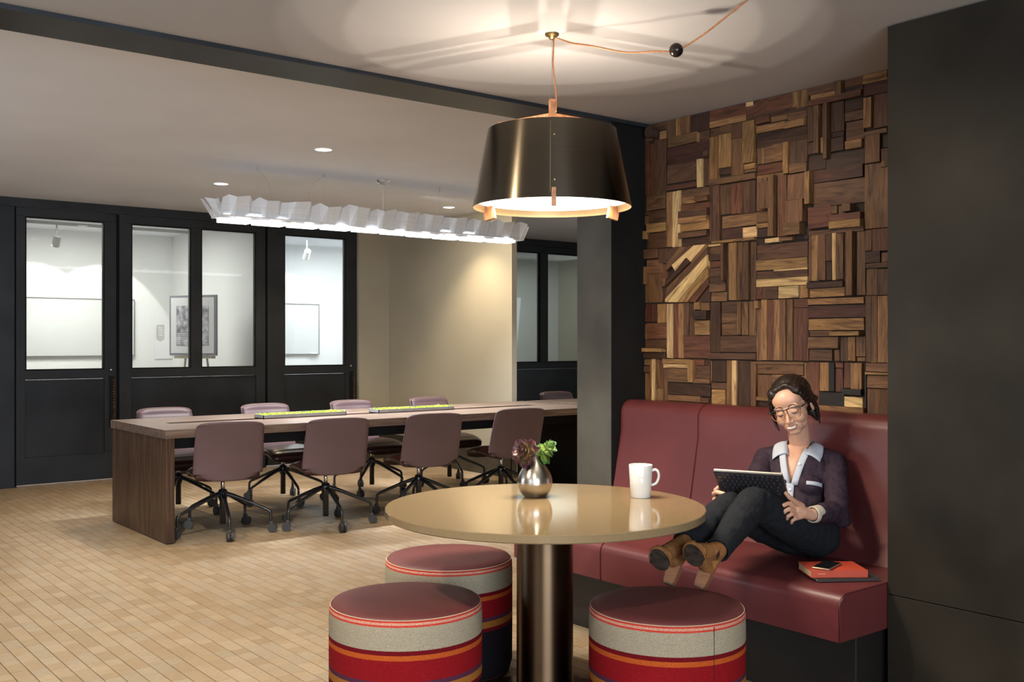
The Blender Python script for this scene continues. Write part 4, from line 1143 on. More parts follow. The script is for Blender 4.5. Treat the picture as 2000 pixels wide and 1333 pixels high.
# ------------------------------------------------------------------ books, phone and tablet
def quadmat(c, ux, uy):   # frame from centre, x axis and y axis directions in the horizontal plane
    z = Vector((0, 0, 1)); x = Vector(ux).normalized(); y = z.cross(x); m = Matrix((x, y, z)).transposed().to_4x4(); m.translation = Vector(c); return m
M['book_red'] = plain('red_cover', (.50, .065, .03), .5, var=.05); M['paper_edge'] = plain('page_edges', (.50, .36, .22), .8, var=.1, scale=60, stretch=(1, 1, 12)); M['book_black'] = plain('black_cover', (.03, .022, .018), .5)
ZS = .4525
def book(name, label, c, ang, w, d, h_, cover, rot90=0):
    t = thing(name, label, 'book', c, ang)
    bm = bmesh.new(); box(bm, -w/2, w/2, -d/2, d/2, h_-.002, h_, .0006); box(bm, -w/2, w/2, -d/2, d/2, 0, .002, .0006); box(bm, -w/2, w/2, -d/2, -d/2+.002, .001, h_-.001)
    finish('cover', bm, cover, t); pbox('pages', (-w/2+.0025, w/2-.0015, -d/2+.002, d/2-.002, .002, h_-.002), M['paper_edge'], t); return t
book('notebook', 'black notebook lying under the red book on the bench seat', (3.262, 2.187, ZS), math.atan2(-.128, .190), .232, .165, .012, M['book_black'])
rb_ = book('book', 'red hardback book on a black notebook beside the phone on the bench', (3.240, 2.205, ZS+.0125), math.atan2(-.124, .168), .205, .150, .026, M['book_red'])
bm = bmesh.new(); box(bm, -.078, -.050, -.0755, -.0749, .013, .0145); finish('spine_lettering', bm, plain('pale_gilt', (.7, .5, .3), .5), rb_)
ph = thing('phone', 'smartphone with a dark screen lying on the red book', 'phone', (3.210, 2.208, ZS+.039), math.atan2(.042, .153))
bm = bmesh.new(); box(bm, -.066, .066, -.033, .033, 0, .0072, .003, seg=3); finish('case', bm, plain('rose_gold', (.45, .30, .22), .3, .8), ph, True)
pbox('screen', (-.063, .063, -.030, .030, .0070, .0078), plain('dark_screen', (.006, .006, .006), .08, coat=.5), ph)
def pt(u, v, D):
    r = (u-1000)/2000.0; t = (668-v)/2000.0
    return Vector((D*(math.cos(YAW)+math.sin(YAW)*r), D*(math.sin(YAW)-math.cos(YAW)*r), CAM_H+D*t))
TL, TR_, BL, BR = pt(1391, 916, 3.86), pt(1518, 927, 3.75), pt(1425, 980, 3.98), pt(1541, 986, 3.865)
tx = ((TR_-TL)+(BR-BL)).normalized(); ty0 = ((TL-BL)+(TR_-BR)).normalized(); tz = tx.cross(ty0).normalized(); ty = tz.cross(tx)
tabm = Matrix((tx, ty, tz)).transposed().to_4x4(); tabm.translation = (TL+TR_+BL+BR)/4
tb = thing('tablet', 'tablet in a black keyboard case propped on the woman\'s knees', 'tablet'); tb.matrix_world = tabm
M['tablet_body'] = plain('tablet_black', (.035, .033, .038), .42)
M['key'] = plain('key_black', (.028, .026, .032), .35); M['key_mark'] = plain('key_legend', (.5, .48, .5), .5)
TW, TH = .130, .090
pbox('keyboard_case', (-TW, TW, -TH, TH, -.004, .002), M['tablet_body'], tb, .002)
pbox('tablet_back', (-TW+.001, TW-.001, -TH+.001, TH-.001, -.012, -.0045), plain('pale_metal', (.42, .38, .33), .35, .5), tb, .002)
bm = bmesh.new(); bmk = bmesh.new()
for r_ in range(6):
    xk = -TW+.008; yk = TH-.014-r_*.0215 if r_ else TH-.013
    ws = [[1]*13, [1.4]+[1]*11+[1.6], [1.7]+[1]*10+[1.3, 1], [2]+[1]*10+[2], [2.3]+[1]*9+[2.7], [1, 1, 1.2, 5.4, 1.2, 1, 1, 2.2]][r_]; tot = sum(ws); u = (2*TW-.016)/tot
    if r_ == 0: hgt = .009
    else: hgt = .0175
    yk = TH-.010-(0 if r_ == 0 else .012+(r_-1)*.0215)
    for w in ws:
        box(bm, xk+.001, xk+w*u-.001, yk-hgt, yk, .002, .0042); box(bmk, xk+w*u*.45, xk+w*u*.45+.0025, yk-hgt*.5-.001, yk-hgt*.5+.0012, .0042, .00435); xk += w*u
o = finish('keys', bm, M['key'], tb); o['kind'] = 'stuff'; o = finish('key_legends', bmk, M['key_mark'], tb); o['kind'] = 'stuff'
pbox('palm_rest', (-TW+.008, TW-.008, -TH+.006, -TH+.052, .002, .003), M['tablet_body'], tb)
pbox('screen', (-TW+.008, TW-.008, -TH+.008, TH-.008, -.0128, -.0119), plain('tablet_screen', (.02, .02, .025), .1), tb)
# ------------------------------------------------------------------ seated woman
def sph_pts(c, rad, M3=None, nu=32, nv=18):
    out = []; c = Vector(c)
    for j in range(nv+1):
        th = PI*j/nv
        for i in range(nu):
            a = 2*PI*i/nu; d = Vector((math.sin(th)*math.cos(a)*rad[0], math.sin(th)*math.sin(a)*rad[1], math.cos(th)*rad[2]))
            out.append(c+(M3 @ d if M3 else d))
            if j in (0, nv): break
    return out
def hull(bm, pts):
    vs_ = [bm.verts.new(p) for p in pts]; r = bmesh.ops.convex_hull(bm, input=vs_)
    bad = [g for g in r['geom_interior']+r['geom_unused'] if isinstance(g, bmesh.types.BMVert)]
    bmesh.ops.delete(bm, geom=list(set(bad)), context='VERTS')
def blob(name, parts, voxel, mat, parent, smooth=4, disp=None, root=None, sfac=.5):
    bm = bmesh.new()
    for p in parts:
        if p[0] == 'e': hull(bm, sph_pts(p[1], p[2], p[3] if len(p) > 3 else None))
        else:
            ch = p[1]
            for (a, ra), (b, rb) in zip(ch, ch[1:]):
                hull(bm, sph_pts(a, (ra,)*3, nu=24, nv=13)+sph_pts(b, (rb,)*3, nu=24, nv=13))
    me = bpy.data.meshes.new(name); bm.to_mesh(me); bm.free()
    o = bpy.data.objects.new(name, me); C.objects.link(o)
    m = o.modifiers.new('r', 'REMESH'); m.mode = 'VOXEL'; m.voxel_size = voxel; m.use_smooth_shade = True
    s = o.modifiers.new('s', 'SMOOTH'); s.factor = sfac; s.iterations = smooth
    dg = bpy.context.evaluated_depsgraph_get(); dg.update(); ev = o.evaluated_get(dg)
    nm = bpy.data.meshes.new_from_object(ev); o.modifiers.clear(); o.data = nm; nm.name = name; bpy.data.meshes.remove(me)
    nm.materials.clear(); nm.materials.append(mat)
    if disp:
        sc_, am = disp; vn = [v.normal.copy() for v in nm.vertices]
        for v, n in zip(nm.vertices, vn): v.co += n*am*noise.noise(v.co*sc_)+n*am*.5*noise.noise(v.co*sc_*2.3)
    for p in nm.polygons: p.use_smooth = True
    if parent is not None:
        o.parent = parent; o.location = -Vector(parent.location)
    return o
def put(name, bm, mat, parent, smooth=False):
    o = finish(name, bm, mat, parent, smooth); o.location = -Vector(parent.location); return o
def skinmat():
    m, nt, b = newmat('skin'); setc(b, (.60, .35, .24), .42, 0, .4)
    b.inputs['Subsurface Weight'].default_value = .12; b.inputs['Subsurface Radius'].default_value = (.01, .004, .002); b.inputs['Subsurface Scale'].default_value = .5
    v = coords(nt, (14, 14, 14)); n = N(nt, 'ShaderNodeTexNoise', Scale=1.0, Detail=2.0); nt.links.new(v, n.inputs['Vector'])
    nt.links.new(ramp(nt, n.outputs[0], [(.3, (.56, .31, .21)), (.7, (.62, .36, .25))]), b.inputs['Base Color']); return m
SK = skinmat()
def hairmat():
    m, nt, b = newmat('hair'); setc(b, (.014, .008, .006), .42, 0, .35)
    v = coords(nt, (30, 30, 160)); n = N(nt, 'ShaderNodeTexNoise', Scale=1.0, Detail=3.0); nt.links.new(v, n.inputs['Vector'])
    nt.links.new(ramp(nt, n.outputs[0], [(.3, (.008, .005, .004)), (.7, (.024, .013, .009))]), b.inputs['Base Color']); bump(nt, b, n.outputs[0], .6, .002); return m
HM = hairmat()
def fabric(name, lo, hi, sc=180, rough=.9, var=None):
    m, nt, b = newmat(name); setc(b, lo, rough, 0, .2)
    v = coords(nt, (sc, sc, sc)); n = N(nt, 'ShaderNodeTexNoise', Scale=1.0, Detail=2.0); nt.links.new(v, n.inputs['Vector'])
    nt.links.new(ramp(nt, n.outputs[0], [(.3, lo), (.7, hi)]), b.inputs['Base Color']); bump(nt, b, n.outputs[0], .2, .0006); return m
JM = fabric('dark_denim', (.007, .008, .010), (.015, .017, .022), 500)
SM = fabric('plum_chiffon', (.024, .014, .025), (.038, .023, .034), 90, .75)
CM = fabric('pale_blue_cotton', (.40, .43, .50), (.48, .51, .58), 300)
TM = fabric('tan_suede', (.20, .085, .028), (.28, .125, .045), 60, .85)
PX = Vector((3.44, 2.50, .4525))
wo = thing('person', 'woman in a plum blouse and dark jeans sitting on the bench reading a tablet', 'person', PX)
# --- skeleton
HL, HR = Vector((3.43, 2.42, .55)), Vector((3.43, 2.575, .55))
KL, KR = Vector((3.055, 2.415, .715)), Vector((3.04, 2.517, .685))
AL, AR = Vector((2.722, 2.309, .5925)), Vector((2.678, 2.42, .6087))
PC = Vector((3.45, 2.50, .548)); SC = Vector((3.533, 2.56, .848)); TU = (SC-PC).normalized()
TL_ = Vector((.43, -.90, 0)).normalized(); TF = TL_.cross(TU).normalized(); TU = TF.cross(TL_).normalized()
TM3 = Matrix((TF, TL_, TU)).transposed()
def tp(f, l, u): return SC+TF*f+TL_*l+TU*u
SL, SR = SC+TL_*.145-TU*.030, SC-TL_*.138-TU*.026
EL, ER = Vector((3.462, 2.335, .648)), Vector((3.27, 2.60, .700))
WL, WR = pt(1584, 1006, 3.86), pt(1416, 982, 4.02)
# --- head frame
HC = pt(1546, 789, 4.12); psi, th, phi = R(30), R(15), R(15)
f0 = -fw*math.cos(psi)-rg*math.sin(psi); hf = f0*math.cos(th)-UP*math.sin(th); hu = UP*math.cos(th)+f0*math.sin(th); hl = hu.cross(hf)
hu, hl = hu*math.cos(phi)-hl*math.sin(phi), hl*math.cos(phi)+hu*math.sin(phi)
H3 = Matrix((hf, hl, hu)).transposed()
def hp(f, l, u): return HC+hf*f+hl*l+hu*u
E_ = lambda f, l, u, a, b, c: ('e', hp(f, l, u), (a, b, c), H3)
NB = tp(-.015, 0, .035)
head = [E_(-.015, 0, .020, .090, .071, .074), E_(.034, 0, -.028, .055, .060, .074), E_(.040, 0, .030, .046, .059, .047), E_(.030, 0, -.070, .050, .050, .036), E_(.056, 0, -.070, .032, .040, .034),
        E_(.062, 0, -.094, .024, .026, .018), E_(.058, .032, -.043, .027, .026, .025), E_(.058, -.032, -.043, .027, .026, .025),
        ('c', [(hp(.084, 0, -.008), .0065), (hp(.098, 0, -.032), .0068), (hp(.104, 0, -.043), .0085)]), E_(.102, 0, -.046, .0095, .0105, .008), E_(.093, .011, -.048, .009, .0065, .006), E_(.093, -.011, -.048, .009, .0065, .006),
        E_(.076, .029, .010, .010, .022, .007), E_(.076, -.029, .010, .010, .022, .007), E_(.076, .029, -.012, .0115, .0155, .0095), E_(.076, -.029, -.012, .0115, .0155, .0095),
        E_(.081, 0, -.070, .013, .022, .013),
        E_(-.012, .074, -.022, .017, .006, .028), E_(-.012, -.074, -.022, .017, .006, .028),
        ('c', [(hp(-.020, 0, -.045), .043), (NB, .043), (tp(-.01, 0, -.02), .055)])]
hb = blob('body', head, .0019, SK, wo, 7)
# chest, shoulders, arms and legs underneath the clothes, and the hands
body = [('c', [(NB, .045), (tp(0, 0, -.03), .06)]), ('e', tp(.005, 0, -.085), (.072, .125, .11), TM3), ('e', tp(0, 0, -.20), (.066, .10, .10), TM3), ('e', PC+UP*.01, (.07, .11, .08), TM3),
        ('c', [(SL, .036), (EL, .030), (WL, .0225)]), ('c', [(SR, .036), (ER, .030), (WR, .0225)]), ('c', [(SC+TU*.01, .04), (SL, .036)]), ('c', [(SC+TU*.01, .04), (SR, .036)]),
        ('c', [(HL, .065), (KL, .045), (AL, .028)]), ('c', [(HR, .065), (KR, .045), (AR, .028)])]
b2 = blob('body_lower', body, .0045, SK, wo, 3)
def F(*a): return ('c', [(pt(u, v, D), r) for u, v, D, r in a])
handL = [F((1584, 1006, 3.86, .0215), (1568, 1001, 3.845, .0235), (1557, 997, 3.84, .022)), F((1563, 1006, 3.84, .018), (1553, 1003, 3.835, .016)),
         F((1566, 990, 3.84, .0135), (1552, 980, 3.815, .0098), (1542, 972, 3.80, .0088), (1535, 964, 3.795, .0078)),          # thumb up along the case
         F((1553, 988, 3.835, .0095), (1539, 984, 3.815, .0085), (1530, 988, 3.805, .0078), (1525, 994, 3.81, .0068)),
         F((1553, 997, 3.83, .0095), (1541, 995, 3.805, .0086), (1533, 999, 3.80, .0078), (1530, 1005, 3.808, .0068)),
         F((1556, 1005, 3.83, .009), (1546, 1005, 3.805, .0082), (1539, 1009, 3.80, .0074), (1537, 1014, 3.808, .0065)),
         F((1561, 1012, 3.835, .0082), (1553, 1014, 3.815, .0072), (1547, 1018, 3.812, .0064), (1546, 1022, 3.818, .0056))]
handR = [F((1416, 982, 4.02, .020), (1408, 974, 3.99, .0215), (1405, 968, 3.97, .019)),
         F((1402, 972, 3.97, .012), (1395, 965, 3.93, .0098), (1401, 962, 3.89, .0088), (1414, 965, 3.872, .0076)),          # thumb over the case
         F((1402, 966, 3.97, .0085), (1397, 958, 3.96, .0075), (1403, 952, 3.955, .0068), (1412, 951, 3.95, .006)),
         F((1400, 972, 3.97, .0088), (1395, 976, 3.93, .0080), (1404, 973, 3.90, .0074), (1419, 971, 3.885, .0064)),
         F((1402, 978, 3.97, .0088), (1398, 983, 3.93, .0080), (1405, 981, 3.90, .0074), (1418, 979, 3.89, .0064)),
         F((1405, 984, 3.975, .008), (1402, 989, 3.94, .0072), (1408, 988, 3.91, .0066), (1417, 986, 3.90, .0058))]
b3 = blob('hand_left', handL, .0019, SK, None, 2); b4 = blob('hand_right', handR, .0019, SK, None, 2)
bmj = bmesh.new()
for o in (hb, b2, b3, b4): bmj.from_mesh(o.data)
bmj.to_mesh(hb.data); bmj.free()
for p in hb.data.polygons: p.use_smooth = True
for o in (b2, b3, b4): bpy.data.objects.remove(o)
bvh = BVHTree.FromPolygons([v.co.copy() for v in hb.data.vertices], [tuple(p.vertices) for p in hb.data.polygons])
def onface(l, u, off=.0, f=.2):
    h = bvh.ray_cast(hp(f, l, u), -hf, .3); return (h[0]+hf*off) if h[0] is not None else hp(.08, l, u)
def strip(bm, pts, r): path_tube(bm, pts, r, 6)
# --- features
MBR = plain('brow', (.035, .02, .014), .8)
for s in (1, -1):
    bm = bmesh.new(); P = [onface(s*l, u, .0008) for l, u in ((.012, .0115), (.022, .0155), (.034, .0155), (.045, .010))]; strip(bm, catmull(P, 4), [.0014+.0012*math.sin(PI*min(1, (i+2)/14)) for i in range(13)]); put('eyebrow', bm, MBR, wo, True)
    bm = bmesh.new(); P = [onface(s*l, u, .0004) for l, u in ((.017, -.0135), (.024, -.0185), (.032, -.0195), (.041, -.0150))]; strip(bm, catmull(P, 4), [.0006+.0013*math.sin(PI*i/12) for i in range(13)]); put('eyelashes', bm, plain('lash', (.012, .008, .008), .6), wo, True)
ML = plain('lips', (.40, .14, .11), .4)
bm = bmesh.new(); a = [onface(l, u, .0003) for l, u in ((-.0255, -.0655), (-.015, -.0665), (-.005, -.0655), (0, -.0668), (.005, -.0655), (.015, -.0665), (.0255, -.0655))]
strip(bm, catmull(a, 4), [.0006+.0016*math.sin(PI*i/24) for i in range(25)]); put('upper_lip', bm, ML, wo, True)
bm = bmesh.new(); a = [onface(l, u, .0004) for l, u in ((-.0255, -.0655), (-.018, -.0745), (-.008, -.0800), (.008, -.0800), (.018, -.0745), (.0255, -.0655))]
strip(bm, catmull(a, 4), [.0006+.0022*math.sin(PI*i/20) for i in range(21)]); put('lower_lip', bm, ML, wo, True)
bm = bmesh.new(); tops = [onface(l, -.0672, .0026) for l in (-.0185, -.013, -.007, 0, .007, .013, .0185)]; bots = [onface(l, u, .0026) for l, u in ((-.0175, -.0705), (-.014, -.0738), (-.007, -.0755), (0, -.076), (.007, -.0755), (.014, -.0738), (.0175, -.0705))]
va = [bm.verts.new(p) for p in tops]; vb = [bm.verts.new(p) for p in bots]
for i in range(6): bm.faces.new((va[i], va[i+1], vb[i+1], vb[i]))
r_ = bmesh.ops.extrude_face_region(bm, geom=bm.faces[:]); 
for g in r_['geom']:
    if isinstance(g, bmesh.types.BMVert): g.co -= hf*.002
put('teeth', bm, plain('teeth', (.82, .78, .70), .25), wo)
# --- glasses
MG = plain('tortoise_black', (.014, .009, .007), .2, coat=.5); MA = plain('amber_rim', (.30, .12, .035), .25, coat=.4)
gd = .0985; bm = bmesh.new(); bma = bmesh.new(); bml = bmesh.new()
for s in (1, -1):
    c = .0315*s; T = [(-.025, .015), (-.010, .0180), (.012, .0180), (.0295, .0165)]; Bt = [(.0295, .0165), (.0275, -.004), (.019, -.0205), (0, -.0235), (-.016, -.021), (-.024, -.006), (-.025, .015)]
    g_ = lambda x, y: hp(gd-.10*(abs(c+x*s)**2)*6, c+x*s, -.010+y)
    path_tube(bm, catmull([g_(*q) for q in T], 4), .0024, 6); path_tube(bma, catmull([g_(*q) for q in Bt], 4), .0016, 6)
    path_tube(bm, [g_(.0295, .0165), g_(.0285, .004)], [.0024, .0016], 6); path_tube(bm, [g_(-.025, .014), g_(-.024, .002)], [.0024, .0016], 6)
    ring = catmull([g_(*q) for q in T[:-1]]+[g_(*q) for q in Bt[:-1]]+[g_(*T[0])], 3); bml.faces.new([bml.verts.new(p) for p in ring[:-1]])
    path_tube(bm, [g_(.0290, .0155), g_(.036, .0145), hp(.060, s*.074, .002), hp(-.010, s*.0785, -.002), hp(-.03, s*.077, -.016)], [.0026, .0026, .0022, .0018, .0015], 6)
path_tube(bm, [hp(gd+.001, -.0075, .003), hp(gd+.003, 0, .0055), hp(gd+.001, .0075, .003)], .0022, 6)
gs = thing_part('glasses', wo)
for nm, b_, mm in (('frame_front', bm, MG), ('amber_rim', bma, MA), ('lens', bml, M['lens'])):
    o = finish(nm, b_, mm, gs, True); o.location = -PX
# --- hair
hair = [E_(-.030, 0, .035, .093, .082, .079), E_(.028, .046, .060, .034, .028, .028), E_(.030, -.042, .062, .036, .030, .028), E_(-.005, .066, .030, .040, .020, .040), E_(-.005, -.064, .028, .042, .020, .045), E_(-.030, .070, -.015, .035, .016, .030), E_(-.055, 0, .005, .060, .078, .075), E_(-.075, .01, -.045, .034, .045, .035)]
def hc(*a): return ('c', [(hp(f, l, u), r) for f, l, u, r in a])
for k in range(8):      # her right side, swept from the parting down past the temple
    z = k*.006
    hair.append(hc((.046-z, .012-z*.5, .090-z*.3, .009), (.052-z, -.028, .080-z*.4, .010), (.048-z*1.1, -.058, .050, .010), (.022-z*1.2, -.075, .008, .010), (-.02-z, -.078, -.030, .010), (-.07, -.04, -.05, .012)))
    hair.append(hc((.046-z, .018, .090-z*.3, .009), (.050-z, .040, .076-z*.4, .010), (.042-z*1.1, .061, .046, .010), (.014-z*1.2, .076, .010, .009), (-.025-z, .080, -.015, .010), (-.07, .045, -.045, .012)))
hair.append(hc((.052, -.060, .045, .008), (.036, -.076, .0, .007), (.030, -.082, -.035, .006), (.034, -.080, -.065, .005), (.045, -.070, -.085, .003)))
hair.append(hc((.046, -.066, .04, .008), (.026, -.080, .0, .008), (.016, -.084, -.035, .007), (.020, -.082, -.07, .005), (.034, -.072, -.090, .003)))
hair.append(hc((-.030, .080, -.01, .008), (-.045, .078, -.05, .009), (-.05, .072, -.085, .007), (-.046, .068, -.115, .004)))
hair.append(hc((-.075, .03, -.05, .024), (-.075, .05, -.075, .018), (-.07, .055, -.10, .010)))
ho = blob('hair', hair, .0026, HM, wo, 8)
vn = [v.normal.copy() for v in ho.data.vertices]
for v, n in zip(ho.data.vertices, vn):
    q = v.co-HC; f_, l_, u_ = q.dot(hf), q.dot(hl), q.dot(hu); an = math.atan2(l_-.012, u_+.03)
    v.co += n*(.0017*noise.noise(Vector((an*17, f_*14, u_*6)))+.0010*noise.noise(Vector((an*44, f_*20, u_*9+5))))
# --- jeans
je = [('e', PC+Vector((.0, 0, .005)), (.10, .145, .10), TM3), ('c', [(HL+Vector((.02, 0, -.0)), .092), (HL.lerp(KL, .5), .078), (KL, .060)]), ('c', [(KL, .060), (KL.lerp(AL, .3), .058), (KL.lerp(AL, .62), .050), (KL.lerp(AL, .88), .043)]),
      ('c', [(HR+Vector((.02, 0, 0)), .092), (HR.lerp(KR, .5), .078), (KR, .058)]), ('c', [(KR, .058), (KR.lerp(AR, .3), .056), (KR.lerp(AR, .62), .049), (KR.lerp(AR, .90), .042)]), ('e', tp(-.01, 0, -.27), (.088, .125, .06), TM3),
      ('e', Vector((3.50, 2.50, .53)), (.10, .14, .075))]
blob('jeans', je, .0042, JM, wo, 4, disp=(26, .004))
for A_, K_ in ((AL, KL), (AR, KR)):
    d = (A_-K_).normalized(); c = K_+(A_-K_)*.97; bm = bmesh.new()
    u_ = d.orthogonal().normalized(); w_ = d.cross(u_); rings = []
    for off, r_ in ((-.012, .0445), (.002, .0445), (.0035, .0435), (.0035, .038), (-.012, .036)):
        rings.append([bm.verts.new(c+d*(off+.0012*math.sin(7*a)*(off > 0))+(u_*math.cos(a)+w_*math.sin(a))*r_) for a in [2*PI*i/28 for i in range(28)]])
    for a_, b_ in zip(rings, rings[1:]):
        for i in range(28): bm.faces.new((a_[i], a_[(i+1) % 28], b_[(i+1) % 28], b_[i]))
    put('frayed_hem', bm, JM, wo, True)
# --- blouse
sh = [('e', tp(.004, 0, -.085), (.088, .140, .125), TM3), ('e', tp(.060, .055, -.135), (.042, .050, .050), TM3), ('e', tp(.060, -.055, -.135), (.042, .050, .050), TM3), ('e', tp(.0, 0, -.20), (.088, .122, .11), TM3), ('e', tp(.0, 0, -.27), (.098, .140, .07), TM3),
      ('c', [(tp(-.015, .01, .010), .050), (SL+TU*.004, .042)]), ('c', [(tp(-.015, -.01, .010), .050), (SR+TU*.004, .042)]),
      ('c', [(SL, .046), (SL.lerp(EL, .5), .047), (EL, .044), (EL.lerp(WL, .55), .041), (WL.lerp(EL, .16), .031)]), ('c', [(SR, .046), (SR.lerp(ER, .5), .046), (ER, .043), (ER.lerp(WR, .5), .038), (WR.lerp(ER, .15), .029)]),
      ('c', [(EL, .044), (EL+Vector((.02, -.01, -.03)), .035)])]
so = blob('blouse', sh, .0036, SM, wo, 4, disp=(20, .0055))
# V neck: remove cloth between the collar edges
def neck_v(l, u):   # inside the V opening
    if u > .055: return True
    return u > -.145 and abs(l+.012-(u+.145)*.02) < .004+(u+.145)*.24
bmn = bmesh.new(); bmn.from_mesh(so.data); kill = []
for v in bmn.verts:
    q = v.co-SC; f_, l_, u_ = q.dot(TF), q.dot(TL_), q.dot(TU)
    if f_ > -.01 and neck_v(l_, u_): kill.append(v)
    elif f_ <= -.01 and u_ > .048 and abs(l_) < .055: kill.append(v)
bmesh.ops.delete(bmn, geom=kill, context='VERTS'); bmn.to_mesh(so.data); bmn.free()
sfull = blob('tmp', sh, .006, SM, None, 4)
sb = BVHTree.FromPolygons([v.co.copy() for v in sfull.data.vertices], [tuple(p.vertices) for p in sfull.data.polygons]); bpy.data.objects.remove(sfull)
def onshirt(l, u, off=.003):
    h = sb.ray_cast(tp(.3, l, u), -TF, .5); return (h[0]+TF*off) if h[0] is not None else tp(.05, l, u)
def ribbon(name, L1, L2, mat, off=.003, th=.0022):
    bm = bmesh.new(); A_ = [onshirt(l, u, off) for l, u in L1]; B_ = [onshirt(l, u, off) for l, u in L2]
    rows = [[A_[i].lerp(B_[i], t) for t in (0, .33, .67, 1)] for i in range(len(A_))]
    va = [[bm.verts.new(p) for p in r] for r in rows]
    for i in range(len(va)-1):
        for j in range(3): bm.faces.new((va[i][j], va[i][j+1], va[i+1][j+1], va[i+1][j]))
    g = bmesh.ops.extrude_face_region(bm, geom=bm.faces[:])
    for q in g['geom']:
        if isinstance(q, bmesh.types.BMVert): q.co -= TF*th
    bmesh.ops.recalc_face_normals(bm, faces=bm.faces[:]); return put(name, bm, mat, wo, True)
def vl(u, s): return -.012+(u+.145)*.02+s*(.004+(u+.145)*.24)
us = [-.145+.02*i for i in range(9)]
for s in (1, -1):
    ribbon('placket', [(vl(u, s)-s*.003, u) for u in us], [(vl(u, s)+s*.024, u) for u in us], CM, .004)
ribbon('placket', [(-.026, -.30+.02*i) for i in range(9)], [(.002, -.30+.02*i) for i in range(9)], CM, .0035)
ribbon('pocket_trim', [(.052+.011*i, -.128) for i in range(6)], [(.052+.011*i, -.143) for i in range(6)], CM, .003)
# collar: pointed leaves folded over the neckline
CD = (TF+TU*.9).normalized()
def oncol(f, l, u, off):
    o_ = tp(f, l, u)+CD*.2; h = sb.ray_cast(o_, -CD, .5); return (h[0]+CD*off) if h[0] is not None else tp(f, l, u)
for s in (1, -1):
    nk = catmull([(-.058, s*.006, .060), (-.040, s*.040, .060), (-.004, s*.054, .045), (.040, s*.040, .006), (.062, s*.030, -.030)], 4)
    ou = catmull([(-.078, s*.006, .030), (-.066, s*.060, .034), (-.020, s*.092, .022), (.030, s*.100, -.012), (.055, s*.094, -.052)], 4)
    bm = bmesh.new(); G_ = []
    for a_, b_ in zip(nk, ou):
        row = []
        for j in range(7):
            t = j/6; q = a_.lerp(b_, t); w_ = oncol(q.x, q.y, q.z, .004+.006*math.sin(PI*t)); n_k = tp(a_.x, a_.y, a_.z+.010)
            row.append(bm.verts.new(n_k if j == 0 else w_))
        G_.append(row)
    for i in range(len(G_)-1):
        for j in range(6): bm.faces.new((G_[i][j], G_[i][j+1], G_[i+1][j+1], G_[i+1][j]))
    g = bmesh.ops.extrude_face_region(bm, geom=bm.faces[:])
    for q in g['geom']:
        if isinstance(q, bmesh.types.BMVert): q.co += CD*.0022
    bmesh.ops.recalc_face_normals(bm, faces=bm.faces[:]); put('collar', bm, CM, wo, True)
bm = bmesh.new()
for l, u in ((.020, -.060), (-.012, -.165), (-.012, -.22)):
    p = onshirt(l, u, .006); tube(bm, p, p+TF*.0018, .0052, n=16)
put('button', bm, plain('pearl_button', (.8, .8, .82), .15), wo, True)
def cuff(W_, E2, name):
    d = (E2-W_).normalized(); bm = bmesh.new(); u_ = d.orthogonal().normalized(); w_ = d.cross(u_); rings = []
    for t, r_ in ((.008, .026), (.004, .0295), (.010, .0315), (.045, .0335), (.052, .0345), (.052, .030)):
        rings.append([bm.verts.new(W_+d*t+(u_*math.cos(a)+w_*math.sin(a))*r_) for a in [2*PI*i/32 for i in range(32)]])
    for a_, b_ in zip(rings, rings[1:]):
        for i in range(32): bm.faces.new((a_[i], a_[(i+1) % 32], b_[(i+1) % 32], b_[i]))
    bmesh.ops.recalc_face_normals(bm, faces=bm.faces[:]); put(name, bm, plain('cream_cuff', (.45, .40, .32), .85), wo, True)
cuff(WL, EL, 'cuff'); cuff(WR, ER, 'cuff')
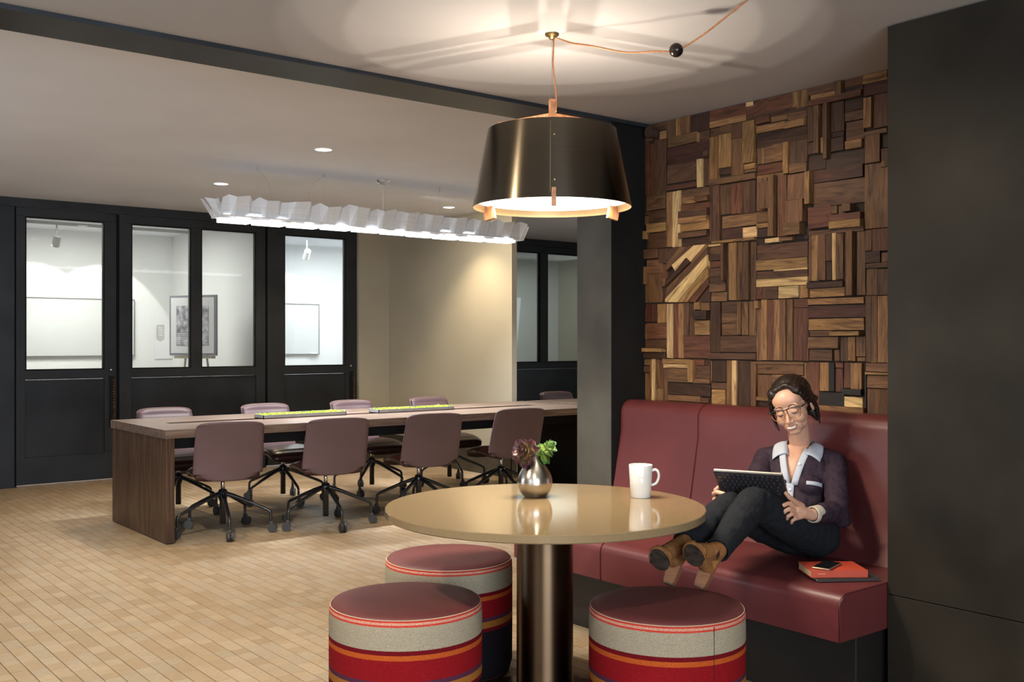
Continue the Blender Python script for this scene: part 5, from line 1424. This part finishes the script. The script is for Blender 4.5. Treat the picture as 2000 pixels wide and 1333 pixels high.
# --- ankle boots
MSO = plain('worn_dark_sole', (.045, .035, .028), .35, var=.5, scale=40); MHB = plain('stacked_wood_heel', (.25, .11, .05), .7, var=.15, scale=20, stretch=(1, 1, 8)); MHT = plain('heel_tip', (.16, .10, .05), .7)
def boot(A_, K_, B_, T_, tip):
    t = (T_-B_).normalized(); n0 = Vector((-.72, -.42, -.62)); n_ = (n0-t*n0.dot(t)).normalized(); b_ = t.cross(n_).normalized()
    up_ = (K_-A_).normalized(); nh = (tip-A_).normalized()
    w = thing_part('ankle_boot', wo)
    def part(name, o): o.name = name; o.parent = w; return o
    hs = A_+nh*.066-n_*.004
    bl = [('c', [(A_+up_*.045, .029), (A_+up_*.015, .031), (A_, .032)]), ('c', [(A_, .032), (A_.lerp(B_, .45)-n_*.010, .029), (B_-n_*.024, .027)]), ('e', B_-n_*.020, (.040, .038, .022), Matrix((t, b_, n_)).transposed()),
          ('c', [(B_-n_*.022, .024), (T_-n_*.013-t*.012, .0125)]), ('c', [(A_, .029), (hs, .025)]), ('c', [(hs, .024), (B_-n_*.018-t*.02, .022)])]
    o = blob('upper', bl, .003, TM, None, 3, disp=(60, .0012)); part('upper', o); o.location = -PX
    bm = bmesh.new(); P = []   # sole outline: ball and toe oval with a waist towards the heel
    L_ = (T_-B_).length+.016
    for i in range(32):
        a = 2*PI*i/32; P.append((math.cos(a)*(L_ if math.cos(a) > 0 else .045), math.sin(a)*.0375*(1 if math.cos(a) > -.3 else .86)))
    for k, (sc_, h_) in enumerate(((1, .0), (1, .005), (.93, .0065))):
        ring = [bm.verts.new(B_+t*x*sc_+b_*y*sc_+n_*(h_+.002)) for x, y in P]
        if k: 
            for i in range(32): bm.faces.new((prev[i], prev[(i+1) % 32], ring[(i+1) % 32], ring[i]))
        prev = ring
    bmesh.ops.recalc_face_normals(bm, faces=bm.faces[:]); o = finish('welt', bm, TM, w); o.location = -PX
    bm = bmesh.new(); bm.faces.new([bm.verts.new(B_+t*x*.92+b_*y*.90+n_*.0088) for x, y in P]); g = bmesh.ops.extrude_face_region(bm, geom=bm.faces[:])
    for q in g['geom']:
        if isinstance(q, bmesh.types.BMVert): q.co -= n_*.004
    o = finish('sole', bm, MSO, w); o.location = -PX
    # block heel
    ht = hs+nh*.016; ax = (tip-ht).normalized(); bx = (b_-ax*b_.dot(ax)).normalized(); cx_ = ax.cross(bx)
    if cx_.dot(t) < 0: cx_ = -cx_
    def fr(c0, s0, c1, s1, name, mat):
        bm = bmesh.new(); a = [bm.verts.new(c0+bx*x*s0[0]+cx_*y*s0[1]) for x, y in ((-1, -1), (1, -1), (1, 1), (-1, 1))]; b = [bm.verts.new(c1+bx*x*s1[0]+cx_*y*s1[1]) for x, y in ((-1, -1), (1, -1), (1, 1), (-1, 1))]
        bm.faces.new(a); bm.faces.new(b[::-1])
        for i in range(4): bm.faces.new((a[i], b[i], b[(i+1) % 4], a[(i+1) % 4]))
        bmesh.ops.recalc_face_normals(bm, faces=bm.faces[:]); bmesh.ops.bevel(bm, geom=bm.edges[:], offset=.0025, segments=2, affect='EDGES')
        o = finish(name, bm, mat, w); o.location = -PX
    fr(ht, (.024, .023), tip-ax*.006, (.019, .018), 'block_heel', MHB); fr(tip-ax*.006, (.0192, .0182), tip, (.0188, .0178), 'heel_tip', MHT)
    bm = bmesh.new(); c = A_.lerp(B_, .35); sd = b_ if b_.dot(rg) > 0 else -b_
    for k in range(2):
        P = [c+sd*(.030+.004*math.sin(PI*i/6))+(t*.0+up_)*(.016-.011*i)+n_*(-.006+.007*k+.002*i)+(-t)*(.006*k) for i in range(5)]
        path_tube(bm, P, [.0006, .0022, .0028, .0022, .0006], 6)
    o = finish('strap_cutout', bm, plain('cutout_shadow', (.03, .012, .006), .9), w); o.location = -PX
boot(AL, KL, pt(1357, 1087, 3.40), pt(1350, 1064, 3.37), pt(1366, 1150, 3.485)+Vector((0, 0, .003)))
boot(AR, KR, pt(1290, 1095, 3.44), pt(1284, 1073, 3.41), pt(1306, 1144, 3.52)+Vector((0, 0, .003)))
